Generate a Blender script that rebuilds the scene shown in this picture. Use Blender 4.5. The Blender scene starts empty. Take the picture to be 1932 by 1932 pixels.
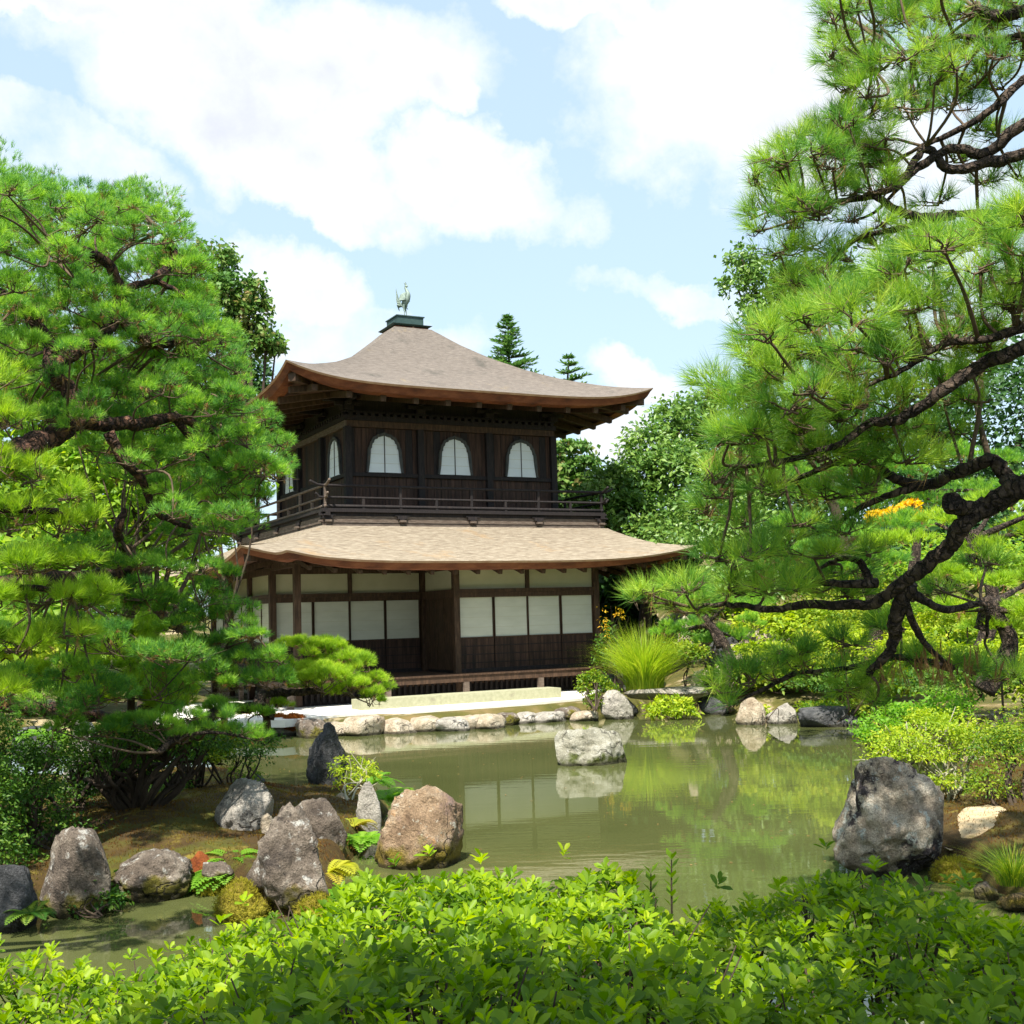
import bpy, math, random
import numpy as np
from mathutils import Vector, noise as mnoise

SC = bpy.context.scene
COL = SC.collection
rad = math.radians
RNG = np.random.default_rng(7)
random.seed(7)

# ------------------------------------------------------------------ camera
F_PX, PITCH, ROLL, EYE = 2220.1, 0.0885, 0.0293, 2.2354      # solved from the pavilion's own lines (photo 1932 wide)
cd = bpy.data.cameras.new('camera'); cam = bpy.data.objects.new('camera', cd); COL.objects.link(cam)
cd.sensor_width = 36; cd.lens = 36 * F_PX / 1932; cd.clip_start = 0.05; cd.clip_end = 3000
fw = Vector((0, math.cos(PITCH), math.sin(PITCH))); up0 = Vector((0, -math.sin(PITCH), math.cos(PITCH))); rt0 = Vector((1, 0, 0))
rt = rt0 * math.cos(ROLL) - up0 * math.sin(ROLL); up = rt0 * math.sin(ROLL) + up0 * math.cos(ROLL)
from mathutils import Matrix
M = Matrix((rt, up, -fw)).transposed().to_4x4(); M.translation = (0, 0, EYE); cam.matrix_world = M
SC.camera = cam

def ray(px, py):
    a, b = px - 966, py - 966
    X = a * math.cos(ROLL) - b * math.sin(ROLL); Y = a * math.sin(ROLL) + b * math.cos(ROLL)
    x, u = X / F_PX, -Y / F_PX
    return np.array([x, math.cos(PITCH) - u * math.sin(PITCH), math.sin(PITCH) + u * math.cos(PITCH)])
def at(px, py, y):
    r = ray(px, py); return r * (y / r[1]) + np.array([0, 0, EYE])
def on(px, py, z=0.0):
    r = ray(px, py); return r * ((z - EYE) / r[2]) + np.array([0, 0, EYE])

# ------------------------------------------------------------------ sun, sky, exposure
SUN_EL = 58.0; SUN_AZ = (-0.20, -0.98)                        # horizontal direction towards the sun
SUN_STRENGTH, SKY_STRENGTH, EXPOSURE = 5.0, 0.12, 1.02
sl = bpy.data.lights.new('sun', 'SUN'); sl.energy = SUN_STRENGTH; sl.angle = rad(0.5); sl.color = (1.0, 0.955, 0.87)
so = bpy.data.objects.new('sun', sl); COL.objects.link(so)
_h = Vector((SUN_AZ[0], SUN_AZ[1], 0)).normalized() * math.cos(rad(SUN_EL)); S_DIR = Vector((_h.x, _h.y, math.sin(rad(SUN_EL))))
so.rotation_euler = S_DIR.to_track_quat('Z', 'Y').to_euler(); so.location = (0, -20, 30)

world = bpy.data.worlds.new('World'); SC.world = world; world.use_nodes = True
def build_sky():
    nt = world.node_tree; N = nt.nodes; LK = nt.links; N.clear()
    def nd(t, **k):
        n = N.new(t)
        for a, b in k.items(): setattr(n, a, b)
        return n
    def mth(op, a, b=None, clamp=False):
        n = nd('ShaderNodeMath', operation=op); n.use_clamp = clamp
        for i, v in enumerate((a, b)):
            if v is None: continue
            if isinstance(v, (int, float)): n.inputs[i].default_value = v
            else: LK.new(v, n.inputs[i])
        return n.outputs[0]
    tc = nd('ShaderNodeTexCoord')
    D = tc.outputs['Generated']
    sky = nd('ShaderNodeTexSky', sky_type='NISHITA'); sky.sun_disc = False
    sky.sun_elevation = rad(SUN_EL); sky.sun_rotation = math.atan2(SUN_AZ[0], SUN_AZ[1])
    sky.air_density = 1.0; sky.dust_density = 1.6; sky.ozone_density = 1.4
    # domain warp so that the cloud edges billow
    n1 = nd('ShaderNodeTexNoise'); n1.inputs['Scale'].default_value = 7.5; n1.inputs['Detail'].default_value = 7; n1.inputs['Roughness'].default_value = 0.62
    LK.new(D, n1.inputs['Vector'])
    vs = nd('ShaderNodeVectorMath', operation='SUBTRACT'); LK.new(n1.outputs['Color'], vs.inputs[0]); vs.inputs[1].default_value = (.5, .5, .5)
    vm = nd('ShaderNodeVectorMath', operation='SCALE'); LK.new(vs.outputs[0], vm.inputs[0]); vm.inputs['Scale'].default_value = 0.13
    va = nd('ShaderNodeVectorMath', operation='ADD'); LK.new(D, va.inputs[0]); LK.new(vm.outputs[0], va.inputs[1])
    W = va.outputs[0]
    # clouds standing where the photograph shows them (direction of centre, half width, half height, tilt) + scattered others all round
    blobs = [(500, 90, 420, 130, 8), (420, 200, 300, 150, 20), (600, 290, 260, 110, 30), (880, 345, 240, 95, 10), (830, 190, 70, 55, 0), (1330, 130, 270, 190, -20), (1540, 240, 300, 160, 10),
             (570, 540, 170, 85, 18), (1210, 735, 130, 55, 15), (1150, 830, 110, 60, 0), (560, 370, 170, 50, 25), (1060, 20, 110, 50, 0), (1170, 30, 70, 40, 0),
             (150, 30, 190, 40, 5), (100, 270, 200, 60, 25), (700, 640, 260, 60, 0), (1500, 560, 400, 40, 5), (1850, 500, 200, 200, 0)]
    cover = None
    for px, py, rx, ry, tl in blobs:
        c = ray(px, py); c = c / np.linalg.norm(c)
        ex = ray(px + 60 * math.cos(rad(tl)), py + 60 * math.sin(rad(tl))); ex /= np.linalg.norm(ex); ex = ex - c; ex /= np.linalg.norm(ex)
        ey = np.cross(c, ex)
        s = nd('ShaderNodeVectorMath', operation='SUBTRACT'); LK.new(W, s.inputs[0]); s.inputs[1].default_value = tuple(c)
        def dt(v, r):
            d = nd('ShaderNodeVectorMath', operation='DOT_PRODUCT'); LK.new(s.outputs[0], d.inputs[0]); d.inputs[1].default_value = tuple(v / (r / F_PX))
            return mth('POWER', mth('ABSOLUTE', d.outputs['Value']), 2.0)
        cc = nd('ShaderNodeVectorMath', operation='DOT_PRODUCT'); LK.new(s.outputs[0], cc.inputs[0]); cc.inputs[1].default_value = tuple(c)
        behind = mth('GREATER_THAN', mth('ABSOLUTE', cc.outputs['Value']), 0.9)
        soft = 0.6 if (px, py) in ((100, 270), (700, 640), (1500, 560), (1850, 500)) else 1.0
        m = mth('MULTIPLY', mth('SUBTRACT', mth('SUBTRACT', .75, mth('ADD', dt(ex, rx), dt(ey, ry))), mth('MULTIPLY', behind, 9.0)), soft)
        if soft < 1: m = mth('MINIMUM', m, 0.12)
        cover = m if cover is None else mth('MAXIMUM', cover, m)
    n2 = nd('ShaderNodeTexNoise'); n2.inputs['Scale'].default_value = 2.4; n2.inputs['Detail'].default_value = 6; n2.inputs['Roughness'].default_value = 0.55
    LK.new(W, n2.inputs['Vector'])
    wide = mth('SUBTRACT', mth('MULTIPLY', n2.outputs['Fac'], 3.0), 2.05)
    cover = mth('MAXIMUM', cover, wide)
    n3 = nd('ShaderNodeTexNoise'); n3.inputs['Scale'].default_value = 16; n3.inputs['Detail'].default_value = 8; n3.inputs['Roughness'].default_value = 0.6
    LK.new(D, n3.inputs['Vector'])
    cover = mth('ADD', cover, mth('MULTIPLY', mth('SUBTRACT', n3.outputs['Fac'], 0.5), 1.6))
    mr = nd('ShaderNodeMapRange', interpolation_type='SMOOTHSTEP'); mr.inputs['From Min'].default_value = -0.62; mr.inputs['From Max'].default_value = 0.62
    LK.new(cover, mr.inputs['Value'])
    # thin veil over everything, denser low down
    mask = mth('MAXIMUM', mth('MULTIPLY', mr.outputs[0], 0.97), 0.20)
    # cloud colour: bright tops, faint lilac grey in the thick parts
    mr2 = nd('ShaderNodeMapRange', interpolation_type='SMOOTHSTEP'); mr2.inputs['From Min'].default_value = 0.35; mr2.inputs['From Max'].default_value = 1.3
    LK.new(mth('ADD', cover, mth('MULTIPLY', mth('SUBTRACT', n2.outputs['Fac'], 0.5), 1.4)), mr2.inputs['Value'])
    cm = nd('ShaderNodeMix', data_type='RGBA'); LK.new(mr2.outputs[0], cm.inputs['Factor'])
    cm.inputs[6].default_value = (4.6, 4.75, 4.9, 1); cm.inputs[7].default_value = (3.5, 3.65, 4.15, 1)
    veil = nd('ShaderNodeMix', data_type='RGBA'); veil.inputs['Factor'].default_value = .55; LK.new(sky.outputs[0], veil.inputs[6]); veil.inputs[7].default_value = (2.7, 4.0, 4.8, 1)
    mx = nd('ShaderNodeMix', data_type='RGBA'); LK.new(mask, mx.inputs['Factor']); LK.new(veil.outputs[2], mx.inputs[6]); LK.new(cm.outputs[2], mx.inputs[7])
    bg = nd('ShaderNodeBackground'); bg.inputs['Strength'].default_value = SKY_STRENGTH; LK.new(mx.outputs[2], bg.inputs['Color'])
    out = nd('ShaderNodeOutputWorld'); LK.new(bg.outputs[0], out.inputs['Surface'])
build_sky()
vs = SC.view_settings; vs.view_transform = 'Standard'; vs.look = 'None'; vs.exposure = EXPOSURE; vs.gamma = 1; vs.use_curve_mapping = False
SC.render.engine = 'CYCLES'; cy = SC.cycles
cy.max_bounces = 7; cy.diffuse_bounces = 3; cy.glossy_bounces = 3; cy.transmission_bounces = 5; cy.transparent_max_bounces = 6
cy.caustics_reflective = False; cy.caustics_refractive = False; cy.use_denoising = True; cy.sample_clamp_indirect = 6

# ------------------------------------------------------------------ helpers
def tag(o, label=None, cat=None, group=None, kind=None):
    if label: o['label'] = label
    if cat: o['category'] = cat
    if group: o['group'] = group
    if kind: o['kind'] = kind
    return o
def raw_mesh(name, V, F, smooth=False, tint=None):
    V = np.ascontiguousarray(V, dtype=np.float32); F = np.ascontiguousarray(F, dtype=np.int32)
    me = bpy.data.meshes.new(name); n, k = F.shape
    me.vertices.add(len(V)); me.vertices.foreach_set('co', V.ravel())
    me.loops.add(F.size); me.loops.foreach_set('vertex_index', F.ravel())
    me.polygons.add(n); me.polygons.foreach_set('loop_start', np.arange(n, dtype=np.int32) * k)
    if smooth: me.polygons.foreach_set('use_smooth', np.ones(n, dtype=bool))
    me.update(calc_edges=True)
    if tint is not None:
        a = me.attributes.new('tint', 'FLOAT', 'POINT'); a.data.foreach_set('value', np.ascontiguousarray(tint, dtype=np.float32))
    return me
def link(name, me, mat=None, parent=None):
    o = bpy.data.objects.new(name, me); COL.objects.link(o)
    if mat is not None and not me.materials: me.materials.append(mat)
    if parent is not None: o.parent = parent
    return o
def empty(name, loc, rz=0):
    o = bpy.data.objects.new(name, None); COL.objects.link(o); o.location = tuple(loc); o.rotation_euler = (0, 0, rz); o.empty_display_size = .2
    return o
class MB:
    """collects boxes, tubes and sheets of quads/triangles into ONE mesh"""
    def __init__(s): s.V = []; s.F = []; s.n = 0; s.sm = False
    def add(s, V, F):
        V = np.asarray(V, float).reshape(-1, 3)
        s.V.append(V); s.F += [tuple(int(i) + s.n for i in f) for f in F]; s.n += len(V); return s
    def box(s, x0, x1, y0, y1, z0, z1):
        x0, x1 = min(x0, x1), max(x0, x1); y0, y1 = min(y0, y1), max(y0, y1); z0, z1 = min(z0, z1), max(z0, z1)
        return s.add([(x0, y0, z0), (x1, y0, z0), (x1, y1, z0), (x0, y1, z0), (x0, y0, z1), (x1, y0, z1), (x1, y1, z1), (x0, y1, z1)],
                     [(0, 3, 2, 1), (4, 5, 6, 7), (0, 1, 5, 4), (1, 2, 6, 5), (2, 3, 7, 6), (3, 0, 4, 7)])
    def bar(s, a, b, w, h, w2=None, h2=None):
        a = np.asarray(a, float); b = np.asarray(b, float); d = b - a; d /= np.linalg.norm(d)
        sd = np.cross(d, (0, 0, 1.0)); sd /= max(np.linalg.norm(sd), 1e-6); u = np.cross(sd, d)
        w2 = w if w2 is None else w2; h2 = h if h2 is None else h2
        V = [p + sd * sx * ww / 2 + u * sz * hh / 2 for p, ww, hh in ((a, w, h), (b, w2, h2)) for sx, sz in ((-1, -1), (1, -1), (1, 1), (-1, 1))]
        return s.add(V, [(0, 1, 2, 3), (7, 6, 5, 4), (0, 4, 5, 1), (1, 5, 6, 2), (2, 6, 7, 3), (3, 7, 4, 0)])
    def tube(s, pts, r, n=8, rough=0.0, cap=True):
        V, F = tube_arrays(pts, r, n, rough, cap); return s.add(V, F)
    def grid(s, P, closed=False):
        P = np.asarray(P, float); a, b = P.shape[:2]
        F = [(i * b + j, i * b + j + 1, (i + 1) * b + j + 1, (i + 1) * b + j) for i in range(a - 1) for j in range(b - 1)]
        return s.add(P.reshape(-1, 3), F)
    def build(s, name, mat, parent=None, smooth=False):
        me = bpy.data.meshes.new(name); me.from_pydata(np.vstack(s.V).tolist(), [], s.F); me.update()
        if smooth: me.polygons.foreach_set('use_smooth', np.ones(len(me.polygons), dtype=bool))
        return link(name, me, mat, parent)
def catmull(P, k=6):
    P = np.asarray(P, float)
    if len(P) < 3: return np.array([P[0] + (P[-1] - P[0]) * t for t in np.linspace(0, 1, k + 1)])
    Q = np.vstack([2 * P[0] - P[1], P, 2 * P[-1] - P[-2]]); out = []
    for i in range(1, len(Q) - 2):
        for t in np.arange(k) / k:
            p0, p1, p2, p3 = Q[i - 1:i + 3]
            out.append(.5 * ((2 * p1) + (-p0 + p2) * t + (2 * p0 - 5 * p1 + 4 * p2 - p3) * t * t + (-p0 + 3 * p1 - 3 * p2 + p3) * t ** 3))
    out.append(P[-1]); return np.array(out)
def tube_arrays(pts, r, n=8, rough=0.0, cap=True):
    pts = np.asarray(pts, float); m = len(pts); r = np.broadcast_to(np.asarray(r, float), (m,)) if np.ndim(r) else np.full(m, float(r))
    T = np.gradient(pts, axis=0); T /= np.maximum(np.linalg.norm(T, axis=1, keepdims=True), 1e-9)
    ref = np.array([0, 0, 1.0]) if abs(T[0, 2]) < .9 else np.array([1.0, 0, 0]); V = []
    for i in range(m):
        s = np.cross(T[i], ref); s /= np.linalg.norm(s); u = np.cross(s, T[i]); ref = u if i == 0 else ref
        a = np.arange(n) * 2 * math.pi / n
        rr = r[i] * (1 + rough * RNG.uniform(-1, 1, n)) if rough else np.full(n, r[i])
        V.append(pts[i] + np.outer(np.cos(a) * rr, s) + np.outer(np.sin(a) * rr, u)); ref = u
    V = np.vstack(V); F = [(i * n + j, i * n + (j + 1) % n, (i + 1) * n + (j + 1) % n, (i + 1) * n + j) for i in range(m - 1) for j in range(n)]
    if cap: F += [tuple(range(n - 1, -1, -1)), tuple((m - 1) * n + j for j in range(n))]
    return V, F
def unit(a): return a / np.maximum(np.linalg.norm(a, axis=-1, keepdims=True), 1e-9)
def rdir(n, zmin=-1.0):
    z = RNG.uniform(zmin, 1, n); a = RNG.uniform(0, 2 * math.pi, n); r = np.sqrt(1 - z * z)
    return np.stack([r * np.cos(a), r * np.sin(a), z], 1)

# ------------------------------------------------------------------ procedural materials
def make_mat(name, cols, scale=4, stretch=(1, 1, 1), rough=0.7, bump=0.3, bscale=None, transl=0.0, tint=0.0, detail=6, spec=0.3, spots=None, contrast=0.25, metal=0.0, coord='Object', bdist=0.02, upmoss=None, isrock=False, plate=0):
    m = bpy.data.materials.new(name); m.use_nodes = True; nt = m.node_tree; N = nt.nodes; LK = nt.links; N.clear()
    tc = N.new('ShaderNodeTexCoord'); mp = N.new('ShaderNodeMapping'); LK.new(tc.outputs[coord], mp.inputs['Vector']); mp.inputs['Scale'].default_value = stretch
    ns = N.new('ShaderNodeTexNoise'); ns.inputs['Scale'].default_value = scale; ns.inputs['Detail'].default_value = detail; ns.inputs['Roughness'].default_value = .62
    LK.new(mp.outputs[0], ns.inputs['Vector'])
    fac = ns.outputs['Fac']
    if tint:
        at_ = N.new('ShaderNodeAttribute'); at_.attribute_name = 'tint'
        mx = N.new('ShaderNodeMix'); mx.data_type = 'FLOAT'; mx.inputs[0].default_value = tint; LK.new(fac, mx.inputs[2]); LK.new(at_.outputs['Fac'], mx.inputs[3]); fac = mx.outputs[0]
    cr = N.new('ShaderNodeValToRGB'); LK.new(fac, cr.inputs['Fac']); el = cr.color_ramp.elements
    lo, hi = (.5 - contrast, .5 + contrast) if not tint else (0.0, 1.0)
    while len(el) < len(cols): el.new(.5)
    for i, c in enumerate(cols):
        el[i].position = lo + (hi - lo) * i / max(1, len(cols) - 1); el[i].color = (*c, 1)
    colr = cr.outputs['Color']
    def over(colr, c, fo):
        mx = N.new('ShaderNodeMix'); mx.data_type = 'RGBA'; LK.new(fo, mx.inputs[0]); LK.new(colr, mx.inputs[6]); mx.inputs[7].default_value = (*c, 1); return mx.outputs[2]
    for sp in (spots or []):
        c, sc, a, b = sp[:4]
        n2 = N.new('ShaderNodeTexNoise'); n2.inputs['Scale'].default_value = sc; n2.inputs['Detail'].default_value = 8; n2.inputs['Roughness'].default_value = .68; LK.new((mp if len(sp) > 4 else tc).outputs[0 if len(sp) > 4 else coord], n2.inputs['Vector'])
        mr = N.new('ShaderNodeMapRange'); mr.inputs['From Min'].default_value = a; mr.inputs['From Max'].default_value = b; LK.new(n2.outputs['Fac'], mr.inputs['Value'])
        colr = over(colr, c, mr.outputs[0])
    if upmoss:
        c, a, b = upmoss
        g = N.new('ShaderNodeNewGeometry'); sx = N.new('ShaderNodeSeparateXYZ'); LK.new(g.outputs['Position'], sx.inputs[0])
        n2 = N.new('ShaderNodeTexNoise'); n2.inputs['Scale'].default_value = 5; n2.inputs['Detail'].default_value = 7; LK.new(tc.outputs[coord], n2.inputs['Vector'])
        ad = N.new('ShaderNodeMath'); ad.operation = 'MULTIPLY_ADD'; LK.new(n2.outputs['Fac'], ad.inputs[0]); ad.inputs[1].default_value = -.8; LK.new(sx.outputs['Z'], ad.inputs[2])
        mr = N.new('ShaderNodeMapRange'); mr.inputs['From Min'].default_value = b - .4; mr.inputs['From Max'].default_value = a - .4; LK.new(ad.outputs[0], mr.inputs['Value'])
        colr = over(colr, c, mr.outputs[0])
    crk = None
    if plate:
        m7 = N.new('ShaderNodeMapping'); m7.inputs['Scale'].default_value = (1, 1, .45); LK.new(tc.outputs[coord], m7.inputs[0]); nw = N.new('ShaderNodeTexNoise'); nw.inputs['Scale'].default_value = plate * .8; LK.new(tc.outputs[coord], nw.inputs['Vector'])
        vv = N.new('ShaderNodeMixRGB'); vv.blend_type = 'ADD'; vv.inputs[0].default_value = 2.2 / plate; LK.new(m7.outputs[0], vv.inputs[1]); LK.new(nw.outputs['Color'], vv.inputs[2])
        vo = N.new('ShaderNodeTexVoronoi'); vo.feature = 'DISTANCE_TO_EDGE'; vo.inputs['Scale'].default_value = plate; LK.new(vv.outputs[0], vo.inputs['Vector'])
        mc = N.new('ShaderNodeMapRange'); mc.inputs['From Max'].default_value = .14; mc.inputs['To Min'].default_value = .85; mc.inputs['To Max'].default_value = 0; LK.new(vo.outputs['Distance'], mc.inputs['Value']); crk = mc.outputs[0]; colr = over(colr, (.012, .009, .007), crk)
    if isrock:
        n5 = N.new('ShaderNodeTexNoise'); n5.inputs['Scale'].default_value = 70; n5.inputs['Detail'].default_value = 5; n5.inputs['Roughness'].default_value = .75; LK.new(tc.outputs[coord], n5.inputs['Vector'])
        mr = N.new('ShaderNodeMapRange'); mr.inputs['From Min'].default_value = .36; mr.inputs['From Max'].default_value = .64; mr.inputs['To Min'].default_value = .55; mr.inputs['To Max'].default_value = 1.3; LK.new(n5.outputs['Fac'], mr.inputs['Value'])
        mm = N.new('ShaderNodeMix'); mm.data_type = 'RGBA'; mm.blend_type = 'MULTIPLY'; mm.inputs[0].default_value = 1; LK.new(colr, mm.inputs[6]); LK.new(mr.outputs[0], mm.inputs[7]); colr = mm.outputs[2]
        nw = N.new('ShaderNodeTexNoise'); nw.inputs['Scale'].default_value = 2.5; nw.inputs['Detail'].default_value = 6; LK.new(tc.outputs[coord], nw.inputs['Vector'])
        vv = N.new('ShaderNodeMixRGB'); vv.blend_type = 'ADD'; vv.inputs[0].default_value = 1.0; LK.new(tc.outputs[coord], vv.inputs[1]); LK.new(nw.outputs['Color'], vv.inputs[2])
        vo = N.new('ShaderNodeTexVoronoi'); vo.feature = 'DISTANCE_TO_EDGE'; vo.inputs['Scale'].default_value = 1.5; LK.new(vv.outputs[0], vo.inputs['Vector'])
        mc = N.new('ShaderNodeMapRange'); mc.inputs['From Min'].default_value = 0; mc.inputs['From Max'].default_value = .022; mc.inputs['To Min'].default_value = .9; mc.inputs['To Max'].default_value = 0; LK.new(vo.outputs['Distance'], mc.inputs['Value']); mk = N.new('ShaderNodeMapRange'); mk.inputs['From Min'].default_value = .47; mk.inputs['From Max'].default_value = .60; LK.new(nw.outputs['Fac'], mk.inputs['Value']); mq = N.new('ShaderNodeMath'); mq.operation = 'MULTIPLY'; LK.new(mc.outputs[0], mq.inputs[0]); LK.new(mk.outputs[0], mq.inputs[1]); crk = mq.outputs[0]
        colr = over(colr, (.03, .024, .018), crk)
        g5 = N.new('ShaderNodeNewGeometry'); s5 = N.new('ShaderNodeSeparateXYZ'); LK.new(g5.outputs['Position'], s5.inputs[0]); a5 = N.new('ShaderNodeMath'); a5.operation = 'MULTIPLY_ADD'; LK.new(nw.outputs['Fac'], a5.inputs[0]); a5.inputs[1].default_value = -.10; LK.new(s5.outputs['Z'], a5.inputs[2])
        m5 = N.new('ShaderNodeMapRange'); m5.inputs['From Min'].default_value = .015; m5.inputs['From Max'].default_value = -.02; m5.inputs['To Max'].default_value = .8; LK.new(a5.outputs[0], m5.inputs['Value']); colr = over(colr, (.03, .026, .014), m5.outputs[0])
    p = N.new('ShaderNodeBsdfPrincipled'); LK.new(colr, p.inputs['Base Color']); p.inputs['Roughness'].default_value = rough; p.inputs['Metallic'].default_value = metal
    p.inputs['Specular IOR Level'].default_value = spec
    if bump:
        b = N.new('ShaderNodeBump'); b.inputs['Strength'].default_value = bump; b.inputs['Distance'].default_value = bdist
        n3 = N.new('ShaderNodeTexNoise'); n3.inputs['Scale'].default_value = bscale or scale * 3; n3.inputs['Detail'].default_value = 8; n3.inputs['Roughness'].default_value = .65; LK.new(mp.outputs[0], n3.inputs['Vector'])
        hgt = n3.outputs['Fac']
        if plate:
            h5 = N.new('ShaderNodeMath'); h5.operation = 'MULTIPLY_ADD'; LK.new(crk, h5.inputs[0]); h5.inputs[1].default_value = -1.0; LK.new(hgt, h5.inputs[2]); hgt = h5.outputs[0]
        if isrock:
            h5 = N.new('ShaderNodeMath'); h5.operation = 'MULTIPLY_ADD'; LK.new(crk, h5.inputs[0]); h5.inputs[1].default_value = -.5; LK.new(hgt, h5.inputs[2]); h6 = N.new('ShaderNodeMath'); h6.operation = 'MULTIPLY_ADD'; LK.new(n5.outputs['Fac'], h6.inputs[0]); h6.inputs[1].default_value = .35; LK.new(h5.outputs[0], h6.inputs[2]); hgt = h6.outputs[0]
        LK.new(hgt, b.inputs['Height']); LK.new(b.outputs[0], p.inputs['Normal'])
    out = N.new('ShaderNodeOutputMaterial')
    if transl:
        tr = N.new('ShaderNodeBsdfTranslucent'); hs = N.new('ShaderNodeHueSaturation'); hs.inputs['Value'].default_value = 1.5; hs.inputs['Saturation'].default_value = 1.05; LK.new(colr, hs.inputs['Color']); LK.new(hs.outputs[0], tr.inputs['Color'])
        ms = N.new('ShaderNodeMixShader'); ms.inputs[0].default_value = transl; LK.new(p.outputs[0], ms.inputs[1]); LK.new(tr.outputs[0], ms.inputs[2]); LK.new(ms.outputs[0], out.inputs['Surface'])
    else: LK.new(p.outputs[0], out.inputs['Surface'])
    return m
MT = {}
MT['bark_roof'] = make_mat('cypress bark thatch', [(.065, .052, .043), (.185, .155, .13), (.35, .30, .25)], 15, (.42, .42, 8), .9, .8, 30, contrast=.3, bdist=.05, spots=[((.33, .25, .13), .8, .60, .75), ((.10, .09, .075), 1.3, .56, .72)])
MT['bark_roof2'] = make_mat('golden bark thatch', [(.13, .098, .065), (.33, .27, .195), (.52, .45, .345)], 13, (.35, .35, 10), .9, 1.0, 26, contrast=.2, bdist=.05, spots=[((.40, .26, .13), .9, .58, .74)])  # lower roof thatch, paler and more golden than the upper
MT['fascia'] = make_mat('reddish cypress bark edge', [(.06, .020, .010), (.15, .045, .018), (.24, .085, .035)], 2.2, (1, 1, 3), .8, .5, 18, contrast=.22)
MT['fascia_lip'] = make_mat('pale bark lip', [(.30, .15, .08), (.50, .32, .20)], 5, (1, 1, 1), .8, .3)
MT['dark_wood'] = make_mat('weathered dark cedar', [(.007, .006, .007), (.017, .013, .013), (.034, .024, .020)], 5, (6, 6, .7), .75, .5, 16, contrast=.22, spots=[((.14, .12, .105), 9, .66, .74, 1)])
MT['board_wood'] = make_mat('weathered vertical boards', [(.014, .009, .007), (.042, .022, .015), (.085, .045, .030)], 2.2, (7, 7, .5), .75, .5, 16, contrast=.2, spots=[((.16, .14, .12), 7, .66, .76, 1)])
MT['brown_wood'] = make_mat('brown cedar', [(.028, .016, .010), (.058, .032, .018), (.11, .062, .038)], 5, (4, 4, .8), .7, .4, 16, contrast=.22)
MT['grey_wood'] = make_mat('bleached and sunlit timber', [(.055, .040, .032), (.12, .088, .066), (.21, .17, .135)], 5, (1, 1, 6), .8, .5, 18, contrast=.25)  # bleached timber, also used where sunlight is painted onto the left side
MT['soffit'] = make_mat('soffit boards', [(.04, .02, .013), (.085, .042, .025), (.14, .08, .05)], 2.5, (2, 2, 2), .75, .4, 14, contrast=.22)
MT['paper'] = make_mat('shoji paper', [(.50, .50, .42), (.62, .62, .53)], 1.4, (1, 1, 3), .85, .05, spec=.1)
MT['paper_up'] = make_mat('window paper', [(.66, .70, .72), (.76, .80, .82)], 1.4, (1, 1, 3), .85, .05, spec=.1)
MT['plaster'] = make_mat('cream plaster', [(.44, .41, .28), (.54, .51, .37)], 1.6, (1, 1, 1), .9, .1, spec=.1)
MT['green_box'] = make_mat('verdigris copper', [(.03, .06, .055), (.06, .10, .09)], 6, (1, 1, 1), .5, .2, metal=.2)
MT['frame_wood'] = make_mat('grey blue window frame', [(.020, .024, .026), (.055, .058, .056), (.10, .075, .05)], 6, (3, 3, 1), .7, .4)
MT['bronze'] = make_mat('pale verdigris bronze', [(.10, .14, .12), (.30, .37, .31)], 14, (1, 1, 1), .55, .3, metal=.2)
MT['granite'] = make_mat('cut pale granite', [(.26, .26, .16), (.40, .39, .26)], 14, (1, 1, 1), .85, .4, 60, spots=[((.22, .20, .14), 3, .6, .72)])
def rock_mat(name, cols, spots, moss=None, sc=3.2, contrast=.2): return make_mat(name, cols, sc, (1, 1, 1), .88, 1.0, 13, spots=spots, contrast=contrast, bdist=.07, upmoss=moss, detail=9, isrock=True)
LICH = ((.50, .48, .43), 9, .57, .64); BLACK = ((.035, .032, .03), 4.5, .57, .66)
MT['rock_tan'] = rock_mat('tan boulder rock', [(.14, .085, .05), (.33, .225, .135), (.52, .42, .30)], [((.24, .16, .13), 2.2, .52, .60), ((.52, .26, .09), 3.4, .58, .68), ((.55, .52, .42), 10, .60, .66)], ((.20, .15, .02), .10, .22))
MT['rock_grey'] = rock_mat('grey brown rock', [(.06, .045, .035), (.19, .15, .115), (.43, .37, .295)], [((.07, .055, .045), 5, .55, .62), LICH, ((.38, .26, .15), 2.4, .56, .68)], ((.16, .14, .02), .06, .16))
MT['rock_dark'] = rock_mat('dark schist', [(.03, .032, .034), (.08, .08, .082), (.18, .175, .17)], [((.30, .31, .31), 11, .62, .68)])
MT['rock_pale'] = rock_mat('pale rock', [(.22, .20, .17), (.44, .40, .34), (.60, .56, .49)], [BLACK, ((.46, .34, .2), 3, .60, .7)])
MT['rock_cream'] = rock_mat('cream shore rock', [(.26, .19, .12), (.52, .43, .31), (.66, .58, .46)], [((.13, .09, .06), 3.2, .60, .68), ((.50, .26, .10), 2.6, .62, .72)])
MT['rock_big'] = rock_mat('rough pale and dark boulder', [(.18, .13, .09), (.46, .38, .28), (.68, .62, .50)], [((.07, .055, .055), 2.6, .53, .58), ((.50, .52, .46), 9, .56, .62), ((.34, .17, .08), 3.0, .64, .72)], None)
MT['rock_pond'] = rock_mat('lichen pond rock', [(.17, .16, .11), (.36, .34, .26), (.54, .52, .44)], [((.06, .065, .02), 4.5, .60, .68), ((.58, .56, .48), 12, .60, .66)], ((.07, .085, .015), .03, .16))
MT['slab'] = rock_mat('stone slab', [(.22, .19, .15), (.42, .37, .30), (.58, .53, .46)], [((.13, .11, .09), 9, .58, .66)])
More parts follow.
